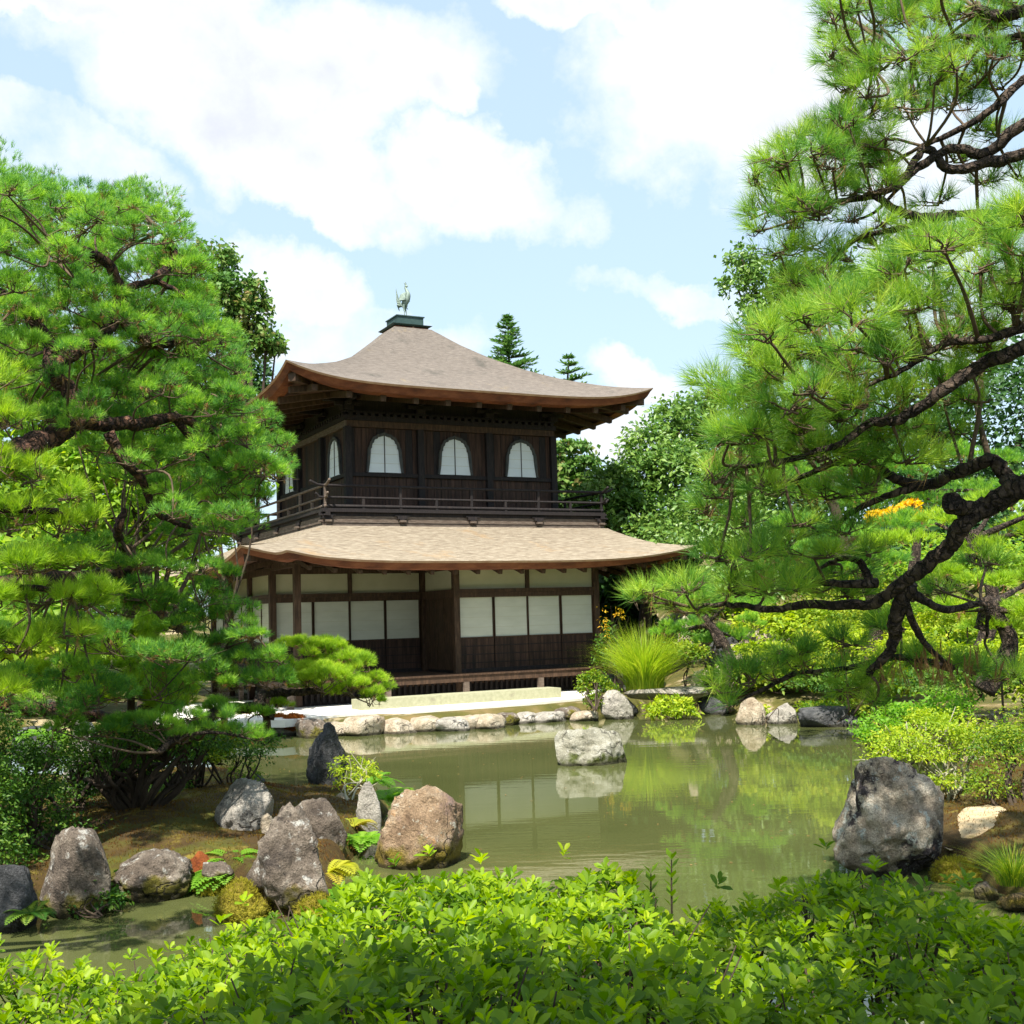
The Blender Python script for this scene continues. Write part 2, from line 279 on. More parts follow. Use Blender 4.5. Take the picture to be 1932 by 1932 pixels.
MT['ground'] = make_mat('mossy ground', [(.05, .055, .012), (.11, .10, .02), (.24, .17, .07)], .9, (1, 1, 1), .95, 1.0, 50, contrast=.2, bdist=.04, spots=[((.46, .36, .22), .7, .55, .63)])
MT['moss'] = make_mat('moss', [(.035, .022, .008), (.085, .05, .012), (.14, .10, .02)], 1.6, (1, 1, 1), .95, 1.0, 60, contrast=.2, bdist=.04, spots=[((.10, .10, .012), 1.1, .50, .6), ((.26, .20, .03), 1.9, .56, .66)])
MT['moss_blade'] = make_mat('moss fibres', [(.06, .022, .006), (.15, .055, .012), (.17, .13, .018), (.10, .15, .018)], 1.2, (1, 1, 1), .9, 0, transl=.3, tint=.55)
MT['moss_yel'] = make_mat('yellow moss', [(.12, .08, .01), (.24, .20, .02), (.34, .31, .03)], 5, (1, 1, 1), .95, 1.0, 50, bdist=.03)
MT['moss_red'] = make_mat('red brown moss', [(.12, .025, .008), (.26, .07, .015), (.34, .13, .02)], 6, (1, 1, 1), .95, 1.0, 50, bdist=.03)
MT['fibre_yel'] = make_mat('yellow moss fibres', [(.16, .14, .012), (.30, .27, .02), (.42, .40, .035)], 1.2, (1, 1, 1), .9, 0, transl=.3, tint=.7)
MT['fibre_red'] = make_mat('red moss fibres', [(.14, .03, .008), (.30, .09, .015), (.38, .16, .02)], 1.2, (1, 1, 1), .9, 0, transl=.3, tint=.7)
MT['sand'] = make_mat('white raked sand', [(.66, .62, .55), (.78, .75, .68)], 6, (1, 1, 1), .95, .5, 90)
MT['earth'] = make_mat('sandy earth', [(.30, .20, .10), (.50, .38, .22), (.62, .52, .36)], 1.2, (1, 1, 1), .95, .8, 40, spots=[((.12, .10, .02), .8, .52, .62)], bdist=.03)
MT['bed'] = make_mat('pond bed mud', [(.06, .055, .02), (.11, .10, .04)], 1, (1, 1, 1), .95, .3)
MT['bark_red'] = make_mat('red pine bark', [(.022, .013, .010), (.085, .042, .028), (.26, .13, .08)], 9, (1, 1, 1), .9, 1.0, 26, contrast=.17, bdist=.05, plate=13)
MT['bark_dark'] = make_mat('dark pine bark', [(.024, .017, .013), (.075, .052, .038), (.18, .13, .095)], 13, (1, 1, 1), .9, 1.0, 30, contrast=.18, bdist=.04, plate=18)
MT['bark_pale'] = make_mat('pale azalea stems', [(.20, .18, .12), (.42, .40, .28)], 9, (1, 1, 1), .9, .5)
MT['bark_stem'] = make_mat('dark shrub stems', [(.03, .022, .015), (.08, .055, .035)], 9, (1, 1, 1), .9, .5)
MT['twig'] = make_mat('pine twigs', [(.05, .035, .02), (.16, .11, .07)], 6, (1, 1, 1), .9, 0)
def leaf_mat(n, cols, tr=.4, rough=.55, tint=.75, sc=.5, spec=.35): return make_mat(n, cols, sc, (1, 1, 1), rough, 0, transl=tr, tint=tint, spec=spec, detail=3)
MT['needle_l'] = leaf_mat('red pine needles', [(.035, .13, .035), (.11, .28, .045), (.27, .48, .045), (.46, .62, .07)], .42)
MT['needle_r'] = leaf_mat('long pine needles', [(.040, .12, .030), (.13, .30, .040), (.32, .48, .045), (.50, .58, .08)], .42)
MT['needle_far'] = leaf_mat('far pine needles', [(.08, .17, .015), (.22, .38, .025), (.40, .56, .035), (.54, .62, .06)], .4)
MT['needle_dead'] = leaf_mat('dead brown needles', [(.20, .10, .03), (.40, .24, .09)], .3)
MT['hedge'] = leaf_mat('hedge leaves', [(.030, .085, .003), (.095, .19, .005), (.26, .39, .008), (.52, .58, .014)], .50, .48, .8, 1.2, .3)
MT['azalea'] = leaf_mat('azalea leaves', [(.03, .10, .008), (.09, .20, .012), (.26, .34, .02), (.42, .42, .02)], .42)
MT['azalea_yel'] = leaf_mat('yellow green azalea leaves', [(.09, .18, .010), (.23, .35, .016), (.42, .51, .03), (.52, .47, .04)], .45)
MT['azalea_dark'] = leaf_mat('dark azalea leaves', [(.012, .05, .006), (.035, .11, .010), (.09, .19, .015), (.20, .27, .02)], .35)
MT['fern'] = leaf_mat('fern fronds', [(.07, .20, .015), (.17, .36, .025), (.30, .48, .045)], .5)
MT['fern_yel'] = leaf_mat('yellow fern fronds', [(.25, .30, .02), (.46, .46, .04), (.55, .36, .04)], .5)
MT['grass'] = leaf_mat('tall grass blades', [(.14, .28, .02), (.34, .46, .03), (.52, .54, .06)], .5)
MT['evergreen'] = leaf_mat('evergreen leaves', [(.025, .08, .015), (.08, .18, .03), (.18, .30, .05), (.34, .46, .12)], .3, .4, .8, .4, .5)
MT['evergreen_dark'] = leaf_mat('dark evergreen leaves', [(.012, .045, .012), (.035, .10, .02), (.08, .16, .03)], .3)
MT['maple'] = leaf_mat('green maple leaves', [(.05, .14, .014), (.12, .26, .02), (.26, .40, .03), (.46, .48, .03)], .45)
MT['maple_gold'] = leaf_mat('golden maple leaves', [(.5, .34, .01), (.7, .5, .02), (.62, .22, .02)], .5)
MT['oak'] = leaf_mat('bronze tipped leaves', [(.03, .10, .02), (.08, .19, .03), (.16, .26, .05), (.32, .15, .09)], .3)
MT['conifer'] = leaf_mat('conifer sprays', [(.03, .10, .025), (.10, .22, .045), (.26, .38, .10)], .25)
MT['petal'] = make_mat('white and orange leaf litter', [(.6, .3, .1), (.7, .6, .5)], 9, (1, 1, 1), .8, .2)
def water_mat():
    m = bpy.data.materials.new('murky pond water'); m.use_nodes = True; nt = m.node_tree; N = nt.nodes; LK = nt.links; N.clear()
    tc = N.new('ShaderNodeTexCoord'); mp = N.new('ShaderNodeMapping'); LK.new(tc.outputs['Object'], mp.inputs[0]); mp.inputs['Scale'].default_value = (.55, 2.0, 1)
    n1 = N.new('ShaderNodeTexNoise'); n1.inputs['Scale'].default_value = 2.3; n1.inputs['Detail'].default_value = 5; n1.inputs['Roughness'].default_value = .5; LK.new(mp.outputs[0], n1.inputs['Vector'])
    n2 = N.new('ShaderNodeTexNoise'); n2.inputs['Scale'].default_value = .16; n2.inputs['Detail'].default_value = 2; LK.new(tc.outputs['Object'], n2.inputs['Vector'])
    mr = N.new('ShaderNodeMapRange'); mr.inputs['From Min'].default_value = .38; mr.inputs['From Max'].default_value = .62; mr.inputs['To Min'].default_value = .012; mr.inputs['To Max'].default_value = .07; LK.new(n2.outputs['Fac'], mr.inputs['Value'])
    b = N.new('ShaderNodeBump'); b.inputs['Distance'].default_value = .035; LK.new(mr.outputs[0], b.inputs['Strength']); LK.new(n1.outputs['Fac'], b.inputs['Height'])
    n3 = N.new('ShaderNodeTexNoise'); n3.inputs['Scale'].default_value = .35; n3.inputs['Detail'].default_value = 5; LK.new(tc.outputs['Object'], n3.inputs['Vector'])
    cr = N.new('ShaderNodeValToRGB'); LK.new(n3.outputs['Fac'], cr.inputs[0]); e = cr.color_ramp.elements; e[0].position = .35; e[0].color = (.070, .080, .026, 1); e[1].position = .65; e[1].color = (.096, .106, .036, 1)
    p = N.new('ShaderNodeBsdfPrincipled'); LK.new(cr.outputs[0], p.inputs['Base Color']); p.inputs['Roughness'].default_value = .015; p.inputs['IOR'].default_value = 1.36; p.inputs['Specular IOR Level'].default_value = .9; LK.new(b.outputs[0], p.inputs['Normal'])
    out = N.new('ShaderNodeOutputMaterial'); LK.new(p.outputs[0], out.inputs['Surface']); return m
MT['water'] = water_mat()
# ------------------------------------------------------------------ the two-storey pavilion (local frame: x along the front, y backwards, z up from the water)
KEN = 1.97
HEAD = 1.0881
PAV = empty('pavilion', (2.073, 30.2556, 0), math.pi / 2 - HEAD)
tag(PAV, 'dark wooden two storey temple pavilion with bark roofs behind the pond', 'pavilion')
def roof(name, cx, cy, hx, hy, icx, icy, ihx, ihy, z0, z1, a, lift, sp, q, mat, thick, sof_in, sof_z, bump_fn=None, ns=64, nt=22):
    """four curved slopes, the pale lip, the reddish eave band and the soffit below"""
    S = np.linspace(-1, 1, ns + 1); T = np.linspace(0, 1, nt + 1)
    def edge(side, s, t, off=0.0):
        X = (hx - off) * (1 - t) + ihx * t; Y = (hy - off) * (1 - t) + ihy * t; CX = cx * (1 - t) + icx * t; CY = cy * (1 - t) + icy * t
        return {0: (CX + s * X, CY - Y), 1: (CX + X, CY + s * Y), 2: (CX - s * X, CY + Y), 3: (CX - X, CY - s * Y)}[side]
    def z_at(side, s, t):
        z = z0 + (z1 - z0) * (a * t + (1 - a) * t * t) + lift * abs(s) ** (sp + 3 * t) * (1 - t) ** q
        if bump_fn: z += bump_fn(side, s, t)
        return z
    top = MB(); lip = MB(); band = MB(); sof = MB()
    for side in range(4):
        G = []
        for t in T:
            row = []
            for s in S:
                x, y = edge(side, s, t); z = z_at(side, s, t)
                z += .012 * (mnoise.noise(Vector((x * 1.3, y * 1.3, z * 2))) + .5 * mnoise.noise(Vector((x * 5, y * 5, z * 9)))) * (1 if 0 < t < 1 else 0)
                row.append((x, y, z))
            G.append(row)
        top.grid(G)
        def strip(mb, prof):
            rows = []
            for off, dz in prof:
                rows.append([(*edge(side, s, 0, off), z_at(side, s, 0) + dz) for s in S])
            mb.grid(rows)
        strip(lip, [(.09, -.052), (.022, -.045), (0.0, 0.0)])
        strip(band, [(.42, -thick - .02), (.12, -thick), (.03, -.03)])
        rows = []
        for k in range(7):
            f = k / 6; r = []
            for s in S:
                x, y = edge(side, s, 0, .20); x2, y2 = sof_in(side, s); ze = z_at(side, s, 0) - thick + .01
                r.append((x + (x2 - x) * f, y + (y2 - y) * f, ze + (sof_z - ze) * f))
            rows.append(r)
        sof.grid(rows[::-1])
    o = top.build(name, MT[mat], PAV, True)
    band.build('eave_band', MT['fascia'], o); lip.build('eave_lip', MT['fascia_lip'], o); sof.build('soffit', MT['soffit'], o)
    return o, z_at, edge
UX0, UX1, UY0, UY1 = -3 * KEN, 0.0, KEN, 4 * KEN
def up_in(side, s):
    cx, cy, h = (UX0 + UX1) / 2, (UY0 + UY1) / 2, 1.5 * KEN
    return {0: (cx + s * h, cy - h), 1: (cx + h, cy + s * h), 2: (cx - s * h, cy + h), 3: (cx - h, cy - s * h)}[side]
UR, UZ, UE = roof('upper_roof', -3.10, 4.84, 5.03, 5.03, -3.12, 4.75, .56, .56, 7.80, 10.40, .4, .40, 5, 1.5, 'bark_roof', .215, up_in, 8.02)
LX0, LX1, LY0, LY1 = -4 * KEN, 0.0, 0.0, 4 * KEN
def lo_in(side, s):
    cx, cy, h, k = (LX0 + LX1) / 2, (LY0 + LY1) / 2, 2 * KEN, 2 * KEN
    return {0: (cx + s * h, cy - k), 1: (cx + h, cy + s * k), 2: (cx - s * h, cy + k), 3: (cx - h, cy - s * k)}[side]
def lo_bump(side, s, t):
    if side == 0:          # small step near the front left corner
        u = -3.82 + s * 5.79; d = u + 8.72
        st = 1 / (1 + math.exp(-d / .05))
        return ((.10 * math.exp(-max(0, d) / .55)) * st - .03 * (1 - st)) * max(0, 1 - t * 2.6)
    return 0
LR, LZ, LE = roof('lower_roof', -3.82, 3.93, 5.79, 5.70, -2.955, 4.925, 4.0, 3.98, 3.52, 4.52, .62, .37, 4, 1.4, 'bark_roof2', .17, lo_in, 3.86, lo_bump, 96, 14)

def seg_box(seg, a0, a1, d0, d1, z0, z1, mb=None):
    """a box on a wall: a along the wall, d outwards"""
    (x, y), (ax, ay), (nx, ny) = seg; mb = mb or MB()
    xs = [x + ax * a + nx * d for a in (a0, a1) for d in (d0, d1)]; ys = [y + ay * a + ny * d for a in (a0, a1) for d in (d0, d1)]
    return mb.box(min(xs), max(xs), min(ys), max(ys), z0, z1)
def piece(name, seg, a0, a1, d0, d1, z0, z1, mat, parent=PAV): return seg_box(seg, a0, a1, d0, d1, z0, z1).build(name, MT[mat], parent)

BX0, BX1, BY0, BY1 = UX0 - 1.0, UX1 + 1.0, UY0 - 1.0, UY1 + 1.0
# --- lower storey walls
zf, zd, zs, zb0, zb1, zt = 0.98, 1.755, 2.725, 2.725, 2.93, 3.41
def opening(seg, a0, a1, n, dark=False, plaster_at=None):
    """n sliding doors (paper above, boards below), the lintel, and the plaster transom"""
    w = (a1 - a0) / n
    wall = piece('wall', seg, a0, a1, -.16, -.075, .55, 3.88, 'dark_wood')
    piece('lintel', seg, a0, a1, -.05, .05, zb0, zb1 - .09, 'brown_wood'); piece('lintel', seg, a0, a1, -.05, .075, zb1 - .087, zb1, 'brown_wood')
    piece('head_beam', seg, a0, a1, -.07, .06, zt, zt + .16, 'brown_wood'); piece('sill', seg, a0, a1, -.06, .05, zf - .06, zf + .03, 'dark_wood')
    for i in range(n):
        b0, b1 = a0 + i * w + .012, a0 + (i + 1) * w - .012; dd = .0 if i % 2 else -.018
        d = seg_box(seg, b0, b1, -.045 + dd, -.02 + dd, zf + .03, zd - .022).build('door_panel', MT['board_wood'], PAV)
        pp = seg_box(seg, b0 + .018, b1 - .018, -.045 + dd, -.028 + dd, zd + .012, zs - .0).build('paper', MT['paper'], d)
        fr = MB(); seg_box(seg, b0, b0 + .016, -.044 + dd, .0 + dd, zd, zs, fr); seg_box(seg, b1 - .016, b1, -.044 + dd, .0 + dd, zd, zs, fr); seg_box(seg, b0, b1, -.043 + dd, .004 + dd, zd - .02, zd + .012, fr)
        fr.build('door_frame', MT['brown_wood'], d)
        for k in range(3):
            zz = zf + .16 + k * .2; seg_box(seg, b0, b1, -.03 + dd, -.006 + dd, zz, zz + .018).build('batten', MT['dark_wood'], d)
        gr = MB()
        for k in range(1, 4): seg_box(seg, b0 + .018, b1 - .018, -.0285 + dd, -.0265 + dd, zd + (zs - zd) * k / 4 - .003, zd + (zs - zd) * k / 4 + .003, gr)
        gr.build('paper_seam', MT['plaster'], d)
def transom(seg, cuts, w=.12):
    for i in range(len(cuts) - 1):
        a, b = cuts[i], cuts[i + 1]; piece('transom_panel', seg, a, b, -.05, -.03, zb1 - .002, zt, 'plaster')
    for c in cuts[1:-1]: piece('transom_post', seg, c - w / 2 * .8, c + w / 2 * .8, -.049, .03, zb1, zt, 'brown_wood')
S1 = ((-2 * KEN, 0.0), (1, 0), (0, -1)); S2 = ((-2 * KEN, KEN), (0, -1), (-1, 0)); S3 = ((-4 * KEN, KEN), (1, 0), (0, -1)); S4 = ((-4 * KEN, 4 * KEN), (0, -1), (-1, 0))
opening(S1, .08, 2 * KEN - .08, 4); transom(S1, [.08, KEN, 2 * KEN - .08])
opening(S3, .08, 2 * KEN - .10, 4); transom(S3, [.08, 1.00 * KEN, 2 * KEN - .1])
opening(S4, .08, 3 * KEN - .08, 6); transom(S4, [.08, KEN, 2 * KEN, 3 * KEN - .08])
# side of the projecting room: upright boards and its own transom
for k in range(8):
    w = (KEN - .16) / 8; piece('board', S2, .08 + k * w + .003, .08 + (k + 1) * w - .003, -.06, -.02 - .006 * (k % 2), zf, zb0, 'brown_wood')
piece('lintel', S2, .06, KEN - .06, -.07, .04, zb0, zb1, 'brown_wood'); piece('wall', S2, .06, KEN - .06, -.16, -.065, .55, 3.88, 'dark_wood'); piece('transom_panel', S2, .08, KEN - .08, -.06, -.03, zb1, zt, 'plaster')
for sg, a0, a1 in ((((0.0, 0.0), (0, 1), (1, 0)), .08, 4 * KEN - .08), (((0.0, 4 * KEN), (-1, 0), (0, 1)), .08, 4 * KEN - .08)):
    piece('wall', sg, a0, a1, -.12, -.04, .5, 3.88, 'board_wood'); piece('lintel', sg, a0, a1, -.04, .03, zb0, zb1, 'brown_wood')
def post(x, y, z0, z1, w=.15, mat='brown_wood', name='post'): return MB().box(x - w / 2, x + w / 2, y - w / 2, y + w / 2, z0, z1).build(name, MT[mat], PAV)
for x, y in [(0, 0), (-2 * KEN, 0), (-4 * KEN, 0), (-4 * KEN, KEN), (-2 * KEN, KEN), (-4 * KEN, 2 * KEN), (-4 * KEN, 3 * KEN), (-4 * KEN, 4 * KEN), (0, 4 * KEN), (0, 2 * KEN)]: post(x, y, .34, 3.7 if (x, y) != (-4 * KEN, 0) else 3.62)
piece('eave_beam', ((-4 * KEN, 0.0), (1, 0), (0, -1)), .08, 2 * KEN - .08, -.06, .07, 3.50, 3.66, 'brown_wood')
piece('eave_beam', ((-4 * KEN, KEN), (0, -1), (-1, 0)), .08, KEN - .08, -.06, .07, 3.50, 3.66, 'brown_wood')
MB().box(-4 * KEN + .1, -.1, .0 + .2, 4 * KEN - .1, .60, .86).build('floor_fill', MT['dark_wood'], PAV)  # solid dark box under the floor, put in to block light
MB().box(-4 * KEN - .02, .02, -.02, 4 * KEN, 3.882, 3.94).build('ceiling', MT['dark_wood'], PAV); MB().box(BX0 + .25, BX1 - .25, BY0 + .25, BY1 - .25, 4.25, 4.80).build('floor_fill', MT['dark_wood'], PAV)  # ceiling, and a solid balcony fill added to stop light leaking in
# veranda: boards, edge beam, short posts, slatted vent
for k in range(5): MB().box(-8.3, .42, -.60 + k * .118, -.60 + k * .118 + .113, .885, .925).build('deck_board', MT['brown_wood'], PAV)
for k in range(17): MB().box(-4 * KEN, -2 * KEN - .09, .0 + k * .118 - .01, k * .118 + .103, .886, .924).build('deck_board', MT['brown_wood'], PAV)
for k in range(3): MB().box(-8.3, -8.3 + .40, k * 2.6 - .0, k * 2.6 + 2.59, .884, .922).build('deck_board', MT['brown_wood'], PAV)
MB().box(-8.3, .42, -.57, -.49, .74, .884).build('deck_beam', MT['brown_wood'], PAV); MB().box(-8.27, -8.19, -.48, 7.8, .74, .884).build('deck_beam', MT['brown_wood'], PAV)
for x in (-8.22, -5.95, -3.98, -1.98, .30): MB().box(x - .065, x + .065, -.60, -.50, .30, .738).build('deck_post', MT['grey_wood'], PAV)
for y in (1.6, 3.6, 5.6): MB().box(-8.28, -8.18, y - .06, y + .06, .30, .738).build('deck_post', MT['grey_wood'], PAV)
piece('vent_board', ((-4 * KEN, .02), (1, 0), (0, -1)), 0, 4 * KEN, -.06, -.03, .34, .72, 'dark_wood')
me = None
for k in range(56):
    x = -7.86 + k * .141
    if me is None: o = MB().box(-.03, .03, -.03, .0, .42, .70).build('vent_slat', MT['dark_wood'], PAV); me = o.data
    else: o = link('vent_slat', me, None, PAV)
    o.location = (x, -.02, 0)
MB().box(-4 * KEN + .1, -.1, -.0, .06, .66, .74).build('ground_beam', MT['brown_wood'], PAV)
# rafters of the lower roof
rme = MB().box(-.045, .045, 0, 1, -.05, .05).build('rafter', MT['brown_wood'], PAV)
COL.objects.unlink(rme); rmesh = rme.data; bpy.data.objects.remove(rme)
def rafter(x, y, dx, dy, ln, z_out, z_in, w=1.0, name='rafter', parent=None):
    """from the outer end (x, y, z_out) inwards along (dx, dy)"""
    o = link(name, rmesh, None, parent or PAV); l = math.hypot(ln, z_in - z_out)
    o.location = (x, y, z_out); o.rotation_euler = (math.atan2(z_in - z_out, ln), 0, math.atan2(-dx, dy)); o.scale = (w, l, w); return o
for k in range(17):
    x = -8.6 + k * .575; rafter(x, -1.42, 0, 1, 1.6, LZ(0, (x + 3.82) / 5.79, 0) - .245, 3.80)
for k in range(14):
    y = -.4 + k * .62; rafter(-9.28, y, 1, 0, 1.5, LZ(3, -(y - 3.93) / 5.70, 0) - .245, 3.80)
for k in range(8): rafter(1.62, -.6 + k * .62, -1, 0, 1.6, LZ(1, (-.6 + k * .62 - 3.93) / 5.7, 0) - .245, 3.80)
for x, y, dx, dy in ((-9.42, -1.56, 1, 1), (1.78, -1.58, -1, 1)): rafter(x, y, dx * .7, dy * .7, 2.5, 3.62, 3.80, 1.7, 'hip_rafter')
# bracket capitals at the front left posts
for x, y in ((-4 * KEN, 0.0), (-4 * KEN, KEN), (0.0, 0.0), (-4 * KEN, 2 * KEN)):
    b = MB().box(x - .16, x + .16, y - .16, y + .16, 3.56, 3.68).build('capital', MT['brown_wood'], PAV)
    MB().box(x - .42, x + .42, y - .055, y + .055, 3.665, 3.76).build('bracket_arm', MT['brown_wood'], b); MB().box(x - .055, x + .055, y - .42, y + .42, 3.667, 3.762).build('bracket_arm', MT['brown_wood'], b)

# --- base wall of the balcony, standing on the lower roof
o_ = 1.0; BX0, BX1, BY0, BY1 = UX0 - o_, UX1 + o_, UY0 - o_, UY1 + o_
Bsegs = [((BX0, BY0), (1, 0), (0, -1)), ((BX0, BY1), (0, -1), (-1, 0)), ((BX1, BY0), (0, 1), (1, 0)), ((BX1, BY1), (-1, 0), (0, 1))]
WL = 3 * KEN + 2 * o_
for i, sg in enumerate(Bsegs):
    piece('base_board', sg, .002, WL - .002, -.20, -.06, 4.36, 4.60, 'grey_wood'); piece('base_board', sg, .0, WL, -.17, -.045, 4.603, 4.76, 'grey_wood')
    piece('base_beam', sg, -.06, WL + .06, -.16, -.05, 4.762, 4.85, 'dark_wood')
    for k in range(5):
        a = .12 + k * (WL - .24) / 4
        b = MB(); seg_box(sg, a - .20, a + .20, -.09, .0, 4.765, 4.80, b); seg_box(sg, a - .13, a + .13, -.09, .0, 4.70, 4.765, b); seg_box(sg, a - .07, a + .07, -.09, .015, 4.655, 4.70, b); b.build('bracket', MT['dark_wood'], PAV)
        piece('bracket_tip', sg, a - .075, a + .075, -.08, .06, 4.615, 4.665, 'grey_wood')
    piece('deck_edge', sg, -.02, WL + .02, -.30, .035, 4.852, 4.905, 'dark_wood'); piece('deck_edge', sg, .01, WL - .01, -.90, .01, 4.907, 4.945, 'dark_wood')
    # railing: three rails, their upturned ends and the posts
    lit = 'grey_wood' if i == 1 else 'dark_wood'  # left rails get paler timber: the sunlight on that side is painted in
    rails = ((5.50, .034, .30), (5.21, .030, .16), (5.00, .042, 0))
    for z, r, ext in rails:
        (x, y), (ax, ay), (nx, ny) = sg
        def P(a, dz): return (x + ax * a - nx * .07, y + ay * a - ny * .07, z + dz)
        pts = [P(-ext, .10 if ext else 0), P(-ext * .6, .045 if ext else 0), P(-.02, 0), P(.5, 0), P(WL / 2, -.008), P(WL - .5, 0), P(WL + .02, 0), P(WL + ext * .6, .045 if ext else 0), P(WL + ext, .10 if ext else 0)]
        if not ext: pts = [P(.02, 0), P(WL / 2, 0), P(WL - .02, 0)]
        MB().tube(catmull(pts, 4), r, 8).build('rail', MT[lit], PAV, True)
    for k in range(9):
        a = .07 + k * (WL - .14) / 8; piece('rail_post', sg, a - .032, a + .032, -.10, -.04, 4.946, 5.475 if k in (0, 2, 4, 6, 8) else 5.19, lit)
# --- upper storey
Usegs = [((UX0, UY0), (1, 0), (0, -1)), ((UX0, UY1), (0, -1), (-1, 0)), ((UX1, UY0), (0, 1), (1, 0)), ((UX1, UY1), (-1, 0), (0, 1))]
zw0, zw1 = 5.97, 6.92
def half_outline(w0, sc=1.0, up=0.0):
    """right half of the flame-headed window: widest at the sill, stepped cusps towards the crown"""
    P = [(1.0, 0), (.965, .10), (.925, .22), (.89, .36), (.865, .50), (.85, .60), (.83, .66), (.775, .675), (.765, .745), (.725, .805), (.655, .825), (.63, .885), (.555, .93), (.44, .94), (.385, .985), (.24, 1.0), (.10, 1.02), (0, 1.045)]
    return [(w0 * x, y) for x, y in P]
def kato_window(seg, ac):
    H = half_outline(.45); h = (zw1 - zw0) * .965
    (x, y), (ax, ay), (nx, ny) = seg
    def W(a, z, d): return (x + ax * (ac + a) + nx * d, y + ay * (ac + a) + ny * d, z)
    R = [(a, zw0 + b * h) for a, b in H]; full = R + [(-a, b) for a, b in R[::-1][1:]]
    def outer(k):
        out = []
        for a, b in full:
            zc = zw0 + .45 * (zw1 - zw0); dx, dz = a, (b - zc) * .9; l = math.hypot(dx, dz) or 1
            out.append((a + dx / l * k * 1.0, b + (dz / l * k if b > zw0 + .02 else 0)))
        return out
    O = outer(.075); n = len(full)
    sh = MB()                                                     # frame ring with depth
    V = [W(a, z, -.01) for a, z in full] + [W(a, z, .045) for a, z in full] + [W(a, z, .045) for a, z in O] + [W(a, z, -.03) for a, z in O]
    F = []
    for i in range(n - 1):
        for r in range(3): F.append((r * n + i, r * n + i + 1, (r + 1) * n + i + 1, (r + 1) * n + i))
    sh.add(V, F); fr = sh.build('window_frame', MT['dark_wood'], PAV)
    tag(fr, 'cusped bell shaped window frame'); fr.data.materials.clear(); fr.data.materials.append(MT['frame_wood']); fr['label'] = 'cusped bell shaped window frame'
    for sgn in (-1, 1):
        half = [(sgn * a, z) for a, z in R]; pts = [W(sgn * .008, zw0 + .004, .004)] + [W(a, z, .004) for a, z in half[:-1]] + [W(sgn * .008, R[-1][1], .004)]
        me = bpy.data.meshes.new('pane'); me.from_pydata([tuple(p) for p in pts], [], [tuple(range(len(pts))) if sgn > 0 else tuple(range(len(pts)))[::-1]]); link('pane', me, MT['paper_up'], fr)
    MB().box(*sorted((W(-.009, 0, 0)[0], W(.009, 0, .02)[0])), *sorted((W(-.009, 0, 0)[1], W(.009, 0, .02)[1])), zw0, R[-1][1] - .01).build('mullion', MT['dark_wood'], fr)
    g = MB()
    for k in (1, 2, 3):
        zz = zw0 + .95 * k / 4; ww = .45 * (.93 if k == 1 else .86 if k == 2 else .72)
        a_, b_ = W(-ww, 0, .0042), W(ww, 0, .0065); g.box(min(a_[0], b_[0]), max(a_[0], b_[0]), min(a_[1], b_[1]), max(a_[1], b_[1]), zz - .003, zz + .003)
    g.build('pane_seam', MT['plaster'], fr)
for i, sg in enumerate(Usegs):
    W3 = 3 * KEN
    piece('wall', sg, .05, W3 - .05, -.14, -.055, 4.95, 8.0, 'dark_wood')
    nb = 30
    for k in range(nb):                                         # upright boards below the sill, and the field round the windows
        w = W3 / nb; j = RNG.uniform(0, .012)
        piece('board', sg, k * w + .004, (k + 1) * w - .004, -.06, -.035 + j, 4.95, 5.86, 'board_wood')
        if i < 2: piece('board', sg, k * w + .004, (k + 1) * w - .004, -.058, -.036 + j * .5, 5.96, 7.10, 'board_wood' if k % 4 else 'dark_wood')
    piece('window_sill', sg, 0, W3, -.05, .035, 5.862, 5.955, 'dark_wood')
    piece('head_beam', sg, -.03, W3 + .03, -.06, .06, 7.11, 7.27, 'grey_wood' if i == 1 else 'brown_wood')  # left beam paler, sunlight put into its colour like the rails
    piece('plate_beam', sg, -.08, W3 + .08, -.06, .09, 7.275, 7.40, 'dark_wood')
    if i < 2:
        for c in (.5, 1.5, 2.5):
            if i == 1 and c == 1.5: continue
            kato_window(sg, c * KEN)
        nd = 30
        for k in range(nd):                                    # row of small rounded rafter ends above the plate
            a = -.05 + (k + .5) * (W3 + .1) / nd; (x, y), (ax, ay), (nx, ny) = sg
            p = np.array((x + ax * a, y + ay * a, 7.425)); q = np.array((nx, ny, 0))
            MB().tube([p - q * .05, p + q * .12], .055, 8).build('rafter_end', MT['dark_wood'], PAV)
        piece('plate_beam', sg, -.06, W3 + .06, -.05, .08, 7.47, 7.52, 'dark_wood')
        for k in range(4):                                     # bracket clusters in the dark under the eave
            a = k * KEN
            b = piece('bracket', sg, a - .12, a + .12, -.05, .16, 7.52, 7.64, 'dark_wood'); seg_box(sg, a - .34, a + .34, -.02, .10, 7.642, 7.73).build('bracket_arm', MT['dark_wood'], b)
            seg_box(sg, a - .05, a + .05, -.02, .62, 7.735, 7.83).build('bracket_arm', MT['dark_wood'], b); seg_box(sg, a - .36, a + .36, .50, .62, 7.835, 7.92).build('bracket_arm', MT['dark_wood'], b)
        piece('purlin', sg, -.7, W3 + .7, .50, .64, 7.925, 8.0, 'dark_wood')
for x, y in [(UX0, UY0), (UX0 + KEN, UY0), (UX0 + 2 * KEN, UY0), (UX1, UY0), (UX0, UY0 + KEN), (UX0, UY0 + 2 * KEN), (UX0, UY1), (UX1, UY1)]:
    MB().box(x - .085, x + .085, y - .085, y + .085, 4.95, 7.109).build('post', MT['dark_wood'], PAV)
